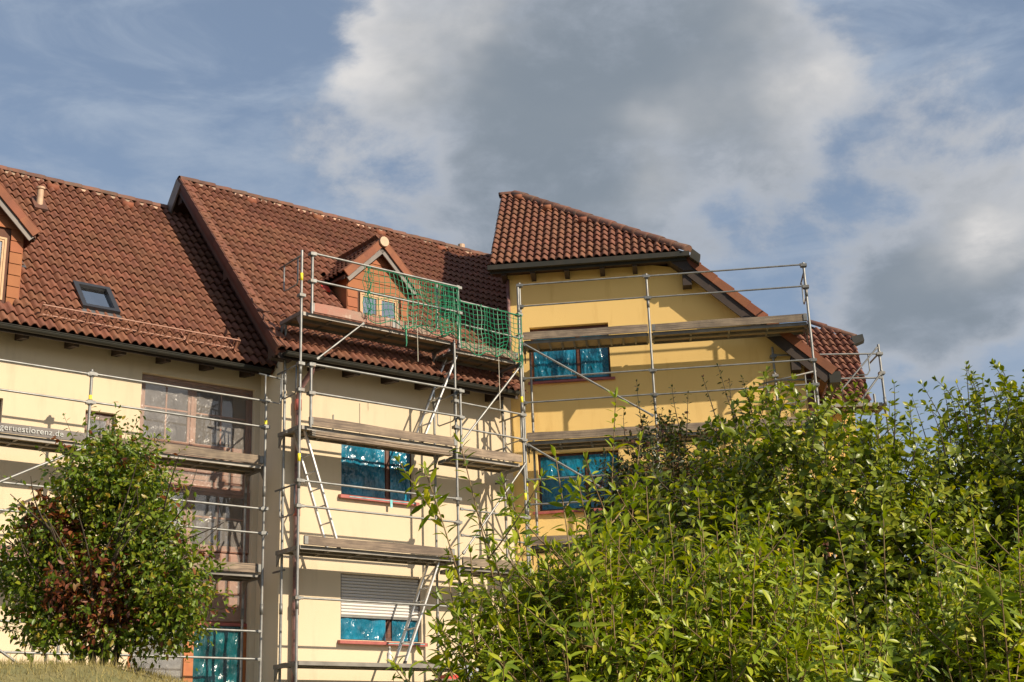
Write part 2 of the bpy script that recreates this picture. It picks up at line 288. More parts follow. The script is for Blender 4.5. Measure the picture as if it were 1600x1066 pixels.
class MB:
    """collects shapes in frame coordinates, builds ONE mesh"""
    def __init__(s): s.v, s.f = [], []
    def add(s, vs, fs):
        n = len(s.v); s.v.extend([tuple(p) for p in vs]); s.f.extend([tuple(i + n for i in f) for f in fs]); return s
    def box(s, a, b):
        x0, y0, z0 = [min(p, q) for p, q in zip(a, b)]; x1, y1, z1 = [max(p, q) for p, q in zip(a, b)]
        return s.add([(x0, y0, z0), (x1, y0, z0), (x1, y1, z0), (x0, y1, z0), (x0, y0, z1), (x1, y0, z1), (x1, y1, z1), (x0, y1, z1)],
                     [(0, 3, 2, 1), (4, 5, 6, 7), (0, 1, 5, 4), (1, 2, 6, 5), (2, 3, 7, 6), (3, 0, 4, 7)])
    def slab(s, quad, nrm, t):
        """a plate: polygon pushed along nrm by t"""
        q = [Vector(p) for p in quad]; n = Vector(nrm).normalized() * t; k = len(q)
        vs = q + [p + n for p in q]
        fs = [tuple(reversed(range(k))), tuple(range(k, 2 * k))] + [(i, (i + 1) % k, k + (i + 1) % k, k + i) for i in range(k)]
        return s.add(vs, fs)
    def bar(s, a, b, w, h, up=(0, 0, 1)):
        a, b = Vector(a), Vector(b); d = (b - a).normalized(); u = Vector(up); x = d.cross(u)
        if x.length < 1e-4: x = d.cross(Vector((0, 1, 0)))
        x.normalize(); y = x.cross(d); vs = []
        for p in (a, b):
            for i, j in ((-1, -1), (1, -1), (1, 1), (-1, 1)): vs.append(p + x * (w / 2 * i) + y * (h / 2 * j))
        return s.add(vs, [(3, 2, 1, 0), (4, 5, 6, 7), (0, 1, 5, 4), (1, 2, 6, 5), (2, 3, 7, 6), (3, 0, 4, 7)])
    def tube(s, pts, r, seg=8, r2=None, cap=True):
        pts = [Vector(p) for p in pts]; n = len(pts); vs, fs = [], []
        prev = None
        for i, p in enumerate(pts):
            d = (pts[min(i + 1, n - 1)] - pts[max(i - 1, 0)]).normalized()
            if prev is None:
                x = d.cross(Vector((0, 0, 1)))
                if x.length < 0.05: x = d.cross(Vector((1, 0, 0)))
            else: x = prev - d * prev.dot(d)
            x.normalize(); prev = x; y = d.cross(x)
            rr = r if r2 is None else r + (r2 - r) * i / (n - 1)
            for k in range(seg):
                a = 2 * math.pi * k / seg; vs.append(p + x * (math.cos(a) * rr) + y * (math.sin(a) * rr))
        for i in range(n - 1):
            for k in range(seg):
                a, b = i * seg + k, i * seg + (k + 1) % seg; fs.append((a, a + seg, b + seg, b))
        if cap: fs.append(tuple(range(seg))); fs.append(tuple(reversed(range((n - 1) * seg, n * seg))))
        return s.add(vs, fs)
    def build(s, name, m, parent=None, smooth=False, kind=None, label=None, fr=None, base=None):
        me = bpy.data.meshes.new(name)
        bs = parent.base if isinstance(parent, Root) else Vector(base or (0, 0, 0))
        me.from_pydata([(x - bs.x, y - bs.y, z - bs.z) for x, y, z in s.v], [], s.f)
        me.materials.append(MATS[m])
        if smooth: me.polygons.foreach_set('use_smooth', [True] * len(me.polygons))
        bm = bmesh.new(); bm.from_mesh(me); bmesh.ops.recalc_face_normals(bm, faces=bm.faces); bm.to_mesh(me); bm.free()
        o = bpy.data.objects.new(name, me); col.objects.link(o)
        if isinstance(parent, Root): o.parent = parent.o
        elif parent is not None: o.parent = parent
        if fr: o.location = fpos(fr, bs); o.rotation_euler = (0, 0, FR[fr][1])
        if kind: o['kind'] = kind
        if label: o['label'] = label
        return o
def sub(mb, name, m, root, part, **k):
    """a sub-part: child of a part object that sits at the root's origin"""
    o = mb.build(name, m, root, **k); o.parent = part; return o
def tag(o, label, cat, group=None):
    o['label'] = label; o['category'] = cat
    if group: o['group'] = group
    return o

def shade_auto(o, ang=35):
    me = o.data; me.polygons.foreach_set('use_smooth', [True] * len(me.polygons))
    bm = bmesh.new(); bm.from_mesh(me)
    for e in bm.edges:
        if len(e.link_faces) == 2 and e.calc_face_angle(0) > R(ang): e.smooth = False
    bm.to_mesh(me); bm.free()
    return o

# ------------------------------------------------------------------ ground (before the houses: large structure first)
TH0, TH1 = 5.0, 14.0
def ground_z(x, y):
    d = math.hypot(x, y) if y > 0 else 0.0
    t = min(1, max(0, (d - TH0) / (TH1 - TH0))); h = (GZ - .13) * (t * t * (3 - 2 * t))
    mb_ = min(1, max(0, (-3.0 - x) / 1.0)) * min(1, max(0, (d - 10.5) / 2.5)) * min(1, max(0, (19 - d) / 3))
    h += 0.33 * mb_ * mb_ * (3 - 2 * mb_)
    if d < 40: h += 0.05 * noise.noise(Vector((x * 0.6, y * 0.6, 0))) * min(1, d / 6) * (1 if d < 17 else 0.3)
    return h
def build_ground():
    xs = sorted(set([-900, -300, -120, -60, -30] + [i * 0.5 for i in range(-36, 37)] + [30, 60, 120, 300, 900]))
    ys = sorted(set([-900, -300, -60, -20, -6] + [i * 0.5 for i in range(-4, 62)] + [36, 45, 60, 120, 300, 900]))
    vs = [(x, y, ground_z(x, y)) for y in ys for x in xs]; nx = len(xs)
    fs = [(j * nx + i, j * nx + i + 1, (j + 1) * nx + i + 1, (j + 1) * nx + i) for j in range(len(ys) - 1) for i in range(nx - 1)]
    g = MB().add(vs, fs).build('ground', 'grass_soil', smooth=True, kind='structure')
    g['label'] = 'dry grassy slope rising to the houses'
build_ground()

# ------------------------------------------------------------------ walls
def facade(x0, x1, z0, z1, ops, y0, t, ends=True):
    mb = MB()
    xs = sorted({x0, x1, *[o[0] for o in ops], *[o[1] for o in ops]}); zs = sorted({z0, z1, *[o[2] for o in ops], *[o[3] for o in ops]})
    def hole(x, z): return any(a < x < b and c < z < d for a, b, c, d in ops)
    for i in range(len(xs) - 1):
        for j in range(len(zs) - 1):
            a, b, c, d = xs[i], xs[i + 1], zs[j], zs[j + 1]
            if not hole((a + b) / 2, (c + d) / 2): mb.add([(a, y0, c), (b, y0, c), (b, y0, d), (a, y0, d)], [(0, 1, 2, 3)])
    for a, b, c, d in ops:
        y1 = y0 + t
        mb.add([(a, y0, c), (a, y1, c), (a, y1, d), (a, y0, d)], [(0, 1, 2, 3)])
        mb.add([(b, y0, c), (b, y0, d), (b, y1, d), (b, y1, c)], [(0, 1, 2, 3)])
        mb.add([(a, y0, d), (a, y1, d), (b, y1, d), (b, y0, d)], [(0, 1, 2, 3)])
        mb.add([(a, y0, c), (b, y0, c), (b, y1, c), (a, y1, c)], [(0, 1, 2, 3)])
    return mb

# ------------------------------------------------------------------ roof tiles: double-wave concrete pantile
TW, TL = 0.31, 0.36
PROF = [0.0, 0.046, 0.064, 0.058, 0.034, 0.008]
def tile_shape():
    xs, zs = [], []
    for wv in range(2):
        for k, h in enumerate(PROF): xs.append((wv + k / 6) * TW / 2); zs.append(h)
    xs.append(TW + 0.012); zs.append(0.0)
    n = len(xs); vs = []
    for y, lift in ((-0.035, 0.052), (TL - 0.035, 0.004)):
        for x, z in zip(xs, zs): vs.append((x, y, z + lift))
    for x, z in zip(xs, zs): vs.append((x, -0.035, z + 0.036))
    fs = [(i, i + 1, n + i + 1, n + i) for i in range(n - 1)] + [(2 * n + i, 2 * n + i + 1, i + 1, i) for i in range(n - 1)]
    return vs, fs, n
T_V, T_F, T_N = tile_shape()
def tile_mesh(name='roof_tile', m='roof_tile'):
    me = bpy.data.meshes.new(name); me.from_pydata(T_V, [], T_F); me.materials.append(MATS[m])
    me.polygons.foreach_set('use_smooth', [i < T_N - 1 for i in range(len(T_F))])
    return me
TILE = tile_mesh()
def tile_field(root, roof, ex, es, org, width, length, expo, keep=lambda x, s: True, singles=300, clip=None, jit=0.4):
    """rows of tiles over a slope; the ones showing largest are objects, the rest one mass"""
    ex, es, org = Vector(ex).normalized(), Vector(es).normalized(), Vector(org); en = ex.cross(es)
    spots = []
    for r in range(int(length / expo + 0.5)):
        for c in range(int(width / TW + 0.5)):
            x, s = c * TW, r * expo
            k = keep(x + TW / 2, s + expo / 2)
            if not k: continue
            p = org + ex * x + es * s
            w = fpos(root.fr, p + ex * 0.15 + es * 0.15)
            spots.append((0 if in_view(w) else 1, (w - EYE).length, p, k))
    spots.sort(key=lambda t: (t[0], t[1]))
    mass = MB()
    for i, (nv, dist, p, k) in enumerate(spots):
        M = Matrix((ex, es, en)).transposed().to_4x4()
        J = Matrix.Rotation(R(random.gauss(0, jit)), 4, 'Z') @ Matrix.Rotation(R(random.gauss(0, jit)), 4, 'X')
        M = M @ J; M.translation = p - root.base + en * random.uniform(-0.003, 0.004)
        if k == 2:
            bm = bmesh.new(); vv = [bm.verts.new(v) for v in T_V]
            for f in T_F: bm.faces.new([vv[a] for a in f])
            Mi = M.inverted()
            for co, no in clip:
                lc = Mi @ (Vector(co) - root.base); ln = (Mi.to_3x3() @ Vector(no)).normalized()
                bmesh.ops.bisect_plane(bm, geom=bm.verts[:] + bm.edges[:] + bm.faces[:], plane_co=lc, plane_no=ln, clear_outer=True)
            if len(bm.faces):
                me = bpy.data.meshes.new('roof_tile'); bm.to_mesh(me); me.materials.append(MATS['roof_tile'])
                o = bpy.data.objects.new('roof_tile', me); col.objects.link(o); o.parent = roof; o.matrix_basis = M
            bm.free(); continue
        if i < singles and nv == 0:
            o = bpy.data.objects.new('roof_tile', TILE); col.objects.link(o); o.parent = roof; o.matrix_basis = M
        else:
            mass.add([M @ Vector(v) + root.base for v in T_V], T_F)
    if mass.v: shade_auto(sub(mass, 'roof_tiles', 'roof_tile', root, roof, kind='stuff'), 40)

def ridge_run(root, roof, a, b, up, r=0.125, n_len=0.38, singles=True, name='ridge_tile', stub=0.0):
    """overlapping half-round caps from a to b"""
    a, b = Vector(a), Vector(b); d = (b - a); n = max(1, int(d.length / n_len + 0.5)); d.normalize(); L = (b - a).length / n
    up = Vector(up).normalized(); x = d.cross(up).normalized(); up = x.cross(d)
    vs, fs, seg = [], [], 8
    for (t, rr) in ((-0.05, r), (0.03, r), (L, r * 0.86)):
        for k in range(seg + 1):
            an = math.pi * (k / seg * 1.1 - 0.05); vs.append((t, math.cos(an) * rr, math.sin(an) * rr * 0.85))
    m_ = seg + 1
    for i in range(2):
        for k in range(seg): fs.append((i * m_ + k, (i + 1) * m_ + k, (i + 1) * m_ + k + 1, i * m_ + k + 1))
    fs.append(tuple(range(seg + 1)))
    me = bpy.data.meshes.new(name); me.from_pydata(vs, [], fs); me.materials.append(MATS['ridge_tile'])
    me.polygons.foreach_set('use_smooth', [True] * (len(fs) - 1) + [False])
    for i in range(n):
        M = Matrix((d, x, up)).transposed().to_4x4() @ Matrix.Rotation(R(random.gauss(0, 0.9)), 4, 'Y')
        M.translation = a + d * (L * i) - root.base + up * random.uniform(-0.005, 0.006)
        o = bpy.data.objects.new(name, me); col.objects.link(o); o.parent = roof; o.matrix_basis = M

def pale_block_line(root, roof, a, b, n, off):  # broken row of short pale blocks just under the ridge caps
    mb = MB(); a, b, off = Vector(a), Vector(b), Vector(off); d = (b - a) / n
    for i in range(n):
        if random.random() < 0.15: continue
        p = a + d * (i + 0.12 + random.uniform(-.05, .05)) + off; q = p + d * random.uniform(0.45, 0.72)
        mb.bar(p, q, 0.05, 0.045)
    sub(mb, 'ridge_block', 'pale_block', root, roof, kind='stuff')

def gutter_mb(a, b, r=0.07, endcap=True):
    a, b = Vector(a), Vector(b); d = (b - a).normalized(); x = d.cross(Vector((0, 0, 1))).normalized(); up = Vector((0, 0, 1)); seg = 8; vs, fs = [], []
    for p in (a, b):
        for rr in (r, r - 0.008):
            for k in range(seg + 1):
                an = math.pi + math.pi * k / seg; vs.append(p + x * (math.cos(an) * rr) + up * (math.sin(an) * rr))
    m_ = seg + 1
    for lay in (0, 1):
        for k in range(seg): fs.append((lay * m_ + k, lay * m_ + k + 1, 2 * m_ + lay * m_ + k + 1, 2 * m_ + lay * m_ + k))
    mb = MB().add(vs, fs)
    for s_ in (-1, 1): mb.tube([a + x * r * s_, b + x * r * s_], 0.011, 5)
    if endcap:
        for o in (0, 2 * m_): mb.f.append(tuple(range(o, o + m_)))
    n = int((b - a).length / 0.8)
    for i in range(n + 1):
        p = a + d * (0.1 + (b - a).length * 0.96 * i / max(1, n)); mb.bar(p + x * r + up * .005, p - x * r + up * .005, 0.03, 0.008, up=(0, 0, 1))
    return mb

def rafter(x, y0, y1, z, slope_t, w=0.1, h=0.16):
    """rafter tail under the eave, running up the slope, undercut at its end"""
    return MB().slab([(x - w / 2, y0, z), (x - w / 2, y0 + 0.04, z - h * 0.55), (x - w / 2, y1, z - h + (y1 - y0) * slope_t * 0.35), (x - w / 2, y1, z + (y1 - y0) * slope_t)], (1, 0, 0), w)

def crinkle(x0, x1, z0, z1, y, amp=0.02, n=26, seed=0, sag=0.0, vert=1.0):
    """a hanging sheet with folds"""
    vs, fs = [], []; nz = max(6, int(n * (z1 - z0) / (x1 - x0)))
    for j in range(nz + 1):
        for i in range(n + 1):
            x = x0 + (x1 - x0) * i / n; z = z0 + (z1 - z0) * j / nz
            e = min(1, 6 * min(i / n, 1 - i / n, j / nz, 1 - j / nz) + 0.15)
            a = noise.noise(Vector((x * 6 + seed, z * 2.2 * vert, seed * 3.1))) + 0.5 * noise.noise(Vector((x * 15 + seed, z * 7, 4.2 + seed))) + 0.35 * noise.noise(Vector((x * 34, z * 20, seed)))
            vs.append((x, y - 0.006 + a * amp * e, z + sag * 4 * (i / n - .5) ** 2 * (j / nz)))
    m_ = n + 1
    for j in range(nz):
        for i in range(n): fs.append((j * m_ + i, j * m_ + i + 1, (j + 1) * m_ + i + 1, (j + 1) * m_ + i))
    return MB().add(vs, fs)

def window(root, x0, x1, z0, z1, y, frame='brown_wood', split=(0.62,), film=None, curtain=False, fw=0.06, glass=True, bars=False, seed=0, name='window', sw=.05, gm='glass'):
    """casement window: frame, sashes, panes, optional masking film; y = plane of the outer frame face"""
    mb = MB(); d = 0.07
    mb.box((x0, y, z0), (x0 + fw, y + d, z1)); mb.box((x1 - fw, y, z0), (x1, y + d, z1))
    mb.box((x0 + fw, y, z0), (x1 - fw, y + d, z0 + fw)); mb.box((x0 + fw, y, z1 - fw), (x1 - fw, y + d, z1))
    w = mb.build(name, frame, root)
    cuts = [x0 + fw] + [x0 + (x1 - x0) * s for s in split] + [x1 - fw]
    for i in range(len(cuts) - 1):
        a = cuts[i] + (0.03 if i else 0.004); b = cuts[i + 1] - (0.03 if i < len(cuts) - 2 else 0.004); c, e = z0 + fw + 0.004, z1 - fw - 0.004; s = sw
        sm = MB(); yy = y + 0.012
        sm.box((a, yy, c), (a + s, yy + .045, e)); sm.box((b - s, yy, c), (b, yy + .045, e)); sm.box((a + s, yy, c), (b - s, yy + .045, c + s)); sm.box((a + s, yy, e - s), (b - s, yy + .045, e))
        if bars:
            zc = c + (e - c) * 0.55; sm.box((a + s, yy + .01, zc - .014), (b - s, yy + .035, zc + .014))
            if b - a > .6: sm.box(((a + b) / 2 - .014, yy + .011, c + s), ((a + b) / 2 + .014, yy + .034, zc - .014)); sm.box(((a + b) / 2 - .014, yy + .011, zc + .014), ((a + b) / 2 + .014, yy + .034, e - s))
        sub(sm, 'sash', frame, root, w)
        if glass: sub(MB().box((a + s, yy + .02, c + s), (b - s, yy + .026, e - s)), 'pane', gm, root, w)
        if i < len(cuts) - 2: sub(MB().box((cuts[i + 1] - 0.028, y - .004, z0 + fw), (cuts[i + 1] + 0.028, y + .06, z1 - fw)), 'mullion', frame, root, w)
    sub(MB().box((x0 + .01, y + .45, z0), (x1 - .01, y + .47, z1)), 'room_lining', 'room_dark', root, w)
    if curtain:
        for (a, b) in curtain:
            cm = crinkle(a, b, z0 + .05, z1 - .05, y + .085, 0.014, 26, seed + 5, vert=.3); sub(cm, 'curtain', 'curtain', root, w, smooth=True)
    if film:
        for (a, b, c, e, mname) in film:
            fm = crinkle(a, b, c, e, y - 0.012, 0.026, 40, seed + a * 3.7); sub(fm, 'masking_film', mname, root, w, smooth=True)
    return w

# ------------------------------------------------------------------ left terrace house (A frame, wall plane y = 0.82)
S48 = R(48); C48, N48, T48 = math.cos(S48), math.sin(S48), math.tan(S48)
YW = 0.82
def house_left():
    h = thing('terrace_house', 'cream terrace house with roof window, snow guard and glazed brown bay behind the red-leaved shrub', 'house', 'A', (-5.0, YW, 0))
    X0, X1 = -9.5, -0.003
    ops = [(-2.29, -0.10, 0.0, 5.95), (-3.25, -2.72, 4.45, 5.14), (-5.45, -4.62, 4.05, 5.14)]
    w = facade(X0, X1, -0.4, 6.5, ops, YW, 0.14)
    w.box((X0 - .3, YW, -0.4), (X0 - .001, YW + 7.6, 6.5)).box((X0, YW + 7.3, -0.4), (X1, YW + 7.6, 6.5))
    w.add([(X0 - .2, YW, 6.5), (X0 - .2, 4.25, 10.4), (X0 - .2, 8.2, 6.5)], [(0, 1, 2)])
    w.build('wall', 'cream_render', h)
    # glazed timber bay, three storeys, under clear film
    yb = YW + 0.10
    window(h, -2.285, -0.105, 4.72, 5.945, yb, frame='bay_wood', split=(0.46,), bars=True, curtain=[(-2.22, -1.34)], film=[(-2.28, -0.11, 4.74, 5.93, 'clear_film')], seed=1)
    window(h, -2.285, -0.105, 2.95, 4.05, yb, frame='bay_wood', split=(0.46,), bars=True, curtain=[(-2.22, -1.45), (-1.15, -0.55)], film=[(-2.28, -0.11, 2.97, 4.1, 'clear_film')], seed=2)
    for (a, b, c, d) in ((-2.285, -0.105, 4.055, 4.715), (-2.285, -0.105, 1.75, 2.945)):
        n = 5; st = (d - c) / n
        pan = MB().box((a, yb + .045, c), (b, yb + .075, d)).build('spandrel_panel', 'bay_wood', h)
        for i in range(n): sub(MB().box((a + .01, yb + .02 + random.uniform(0, .004), c + st * i + .006), (b - .01, yb + .045, c + st * (i + 1) - .006)), 'board', 'bay_wood', h, pan)
        sub(crinkle(a + .02, b - .02, c + .02, d - .02, yb - .01, .02, 30, c), 'masking_film', 'clear_film', h, pan, smooth=True)
    MB().box((-2.285, yb, 1.69), (-0.105, yb + .06, 1.745)).build('lintel', 'red_wrap', h)
    dr = MB().box((-1.27, yb - .02, 0), (-1.10, yb + .07, 1.685)).build('door', 'orange_wood', h)
    for a, b in ((-2.285, -2.2), (-.17, -.105)): sub(MB().box((a, yb, 0), (b, yb + .07, 1.685)), 'door_frame', 'orange_wood', h, dr)
    for a, b in ((-2.19, -1.28), (-1.09, -.18)): sub(MB().box((a, yb + .03, 0.02), (b, yb + .04, 1.68)), 'pane', 'glass', h, dr)
    sub(crinkle(-1.10, -0.17, 0.02, 1.68, yb + .0, .03, 30, 9.), 'masking_film', 'teal_film', h, dr, smooth=True)
    sub(crinkle(-2.19, -1.28, 0.02, 1.68, yb + .01, .03, 30, 4.), 'masking_film', 'clear_film', h, dr, smooth=True)
    sub(MB().box((-2.28, yb + .5, 0), (-0.11, yb + .52, 1.69)), 'room_lining', 'room_dark', h, dr)
    window(h, -3.245, -2.725, 4.455, 5.135, YW + .09, split=(), film=[(-3.2, -2.75, 4.5, 5.1, 'clear_film')], curtain=[(-3.2, -2.76)], seed=3)
    window(h, -5.445, -4.625, 4.055, 5.135, YW + .09, split=(0.5,), film=[(-5.4, -4.65, 4.1, 5.1, 'clear_film')], curtain=[(-5.4, -4.65)], seed=4)
    # roof
    ex, es = (1, 0, 0), (0, C48, N48); e = Vector((X0 - .4, YW - .55, 6.22)); SL = 5.95
    xr = -0.02
    rid = Vector((X0 - .4, e.y + SL * C48, e.z + SL * N48))
    rf = MB().slab([(e.x, e.y, e.z - .02), (xr, e.y, e.z - .02), (xr, rid.y, rid.z - .02), (rid.x, rid.y, rid.z - .02)], (0, N48, -C48), .10)
    rf.slab([(rid.x, rid.y, rid.z - .02), (xr, rid.y, rid.z - .02), (xr, rid.y + 4.2, rid.z - 4.2 * T48), (rid.x, rid.y + 4.2, rid.z - 4.2 * T48)], (0, -N48, -C48), .10)
    roof = rf.build('roof', 'shingle', h)
    def keep(x, s):
        X = e.x + x; Y = e.y + s * C48
        if -6.25 < X < -4.62 and 0.68 < Y < 1.95: return False        # under the dormer
        if -3.48 < X < -2.75 and 0.84 < Y < 1.40: return False        # roof window
        return True
    tile_field(h, roof, ex, es, e, xr - e.x, SL - .05, 0.285, keep, singles=300)
    ridge_run(h, roof, (xr - .12, rid.y, rid.z + .02), (rid.x, rid.y, rid.z + .02), (0, 0, 1), r=.12)
    pale_block_line(h, roof, (rid.x, rid.y, rid.z), (xr - .6, rid.y, rid.z), int((xr - rid.x) / TW), Vector((0, -.105, -.045)))
    for x in (-7.7, -5.6, -3.0, -1.45): # ridge vent lumps
        sub(MB().tube([(x - .1, rid.y - .24, rid.z - .2), (x + .12, rid.y - .24, rid.z - .2)], .085, 8), 'vent_tile', 'verge_tile', h, roof, smooth=True)
    gutter_mb((e.x, e.y - .05, e.z - .03), (-.13, e.y - .04, e.z - .05), .062).build('gutter', 'gutter', h)
    MB().box((e.x, e.y + .03, e.z - .13), (xr - .05, e.y + .055, e.z - .04)).build('fascia', 'dark_timber', h)
    MB().slab([(e.x, e.y + .06, e.z - .06), (xr - .02, e.y + .06, e.z - .06), (xr - .02, YW - .004, e.z + .40), (e.x, YW - .004, e.z + .40)], (0, N48, -C48), .03).build('soffit', 'brown_barge', h)
    for x in (-7.75, -6.93, -6.11, -5.29, -4.47, -3.64, -2.82, -2.01, -1.19, -0.39): rafter(x, e.y + .1, YW - .003, e.z - .06, T48 * .8).build('rafter_tail', 'dark_timber', h)
    # vent pipe
    p = Vector((-3.46, 3.30, 9.60)); vp_ = MB().tube([p, p + Vector((0, -.02, .42))], .062, 12).tube([p + Vector((0, -.02, .42)), p + Vector((0, -.02, .46))], .082, 12).build('vent_pipe', 'vent_pipe', h); shade_auto(vp_)
    sub(MB().slab([p + Vector((-.13, -.13, -.06)), p + Vector((.13, -.13, -.06)), p + Vector((.13, .13, .23)), p + Vector((-.13, .13, .23))], (0, -N48, C48), .05), 'flashing', 'ridge_tile', h, vp_)
    # roof window
    def onr(x, s, lift=0): return e + Vector((x - e.x, s * C48 - lift * N48, s * N48 + lift * C48))
    s0, s1 = (0.84 - e.y) / C48, (1.40 - e.y) / C48
    xa, xb = -3.44, -2.77
    fm = MB(); b = .085
    for (u0, u1, v0, v1) in ((xa, xb, s0, s0 + b), (xa, xb, s1 - b, s1), (xa, xa + b, s0 + b, s1 - b), (xb - b, xb, s0 + b, s1 - b)):
        fm.slab([onr(u0, v0, .02), onr(u1, v0, .02), onr(u1, v1, .02), onr(u0, v1, .02)], (0, -N48, C48), .11)
    rw = fm.build('roof_window', 'window_black', h)
    sub(MB().slab([onr(xa + b, s0 + b, .05), onr(xb - b, s0 + b, .05), onr(xb - b, s1 - b, .05), onr(xa + b, s1 - b, .05)], (0, -N48, C48), .02), 'pane', 'sky_glass', h, rw)
    sub(MB().slab([onr(xa + b, s0 + b, .0), onr(xb - b, s0 + b, .0), onr(xb - b, s1 - b, .0), onr(xa + b, s1 - b, .0)], (0, -N48, C48), .02), 'room_lining', 'room_dark', h, rw)
    sub(MB().slab([onr(xa - .05, s0 - .16, .055), onr(xb + .05, s0 - .16, .055), onr(xb + .05, s0, .05), onr(xa - .05, s0, .05)], (0, -N48, C48), .012), 'flashing', 'lead', h, rw)
    # snow guard: two rails, uprights, brackets
    g = MB(); sg = (0.50 - e.y) / C48; x0, x1 = -4.27, -0.70
    for lift in (0.09, 0.27): g.bar(onr(x0, sg, lift), onr(x1, sg, lift), .018, .018)
    n = 34
    for i in range(n + 1):
        x = x0 + (x1 - x0) * i / n; g.bar(onr(x, sg, .09), onr(x, sg, .27), .014, .014, up=(1, 0, 0))
    sgo = g.build('snow_guard', 'guard_paint', h)
    for x in (-4.25, -3.48, -2.56, -1.67, -0.74):
        sub(MB().bar(onr(x, sg - .02, .03), onr(x, sg + .02, .30), .035, .035, up=(1, 0, 0)).bar(onr(x, sg - .1, .075), onr(x, sg + .3, .06), .035, .012, up=(0, -N48, C48)), 'bracket', 'guard_paint', h, sgo)
    # black flashing patch beside the dormer
    MB().slab([onr(-4.5, 1.9, .07), onr(-4.2, 1.9, .07), onr(-4.28, 2.35, .075), onr(-4.5, 2.3, .075)], (0, -N48, C48), .02).build('lead_flashing', 'lead', h)
    dormer(h, -6.15, -4.55, 0.70, 8.02, e, 'dormer', -6.0, -4.80, 6.75, 7.85, 1.0)
    return h

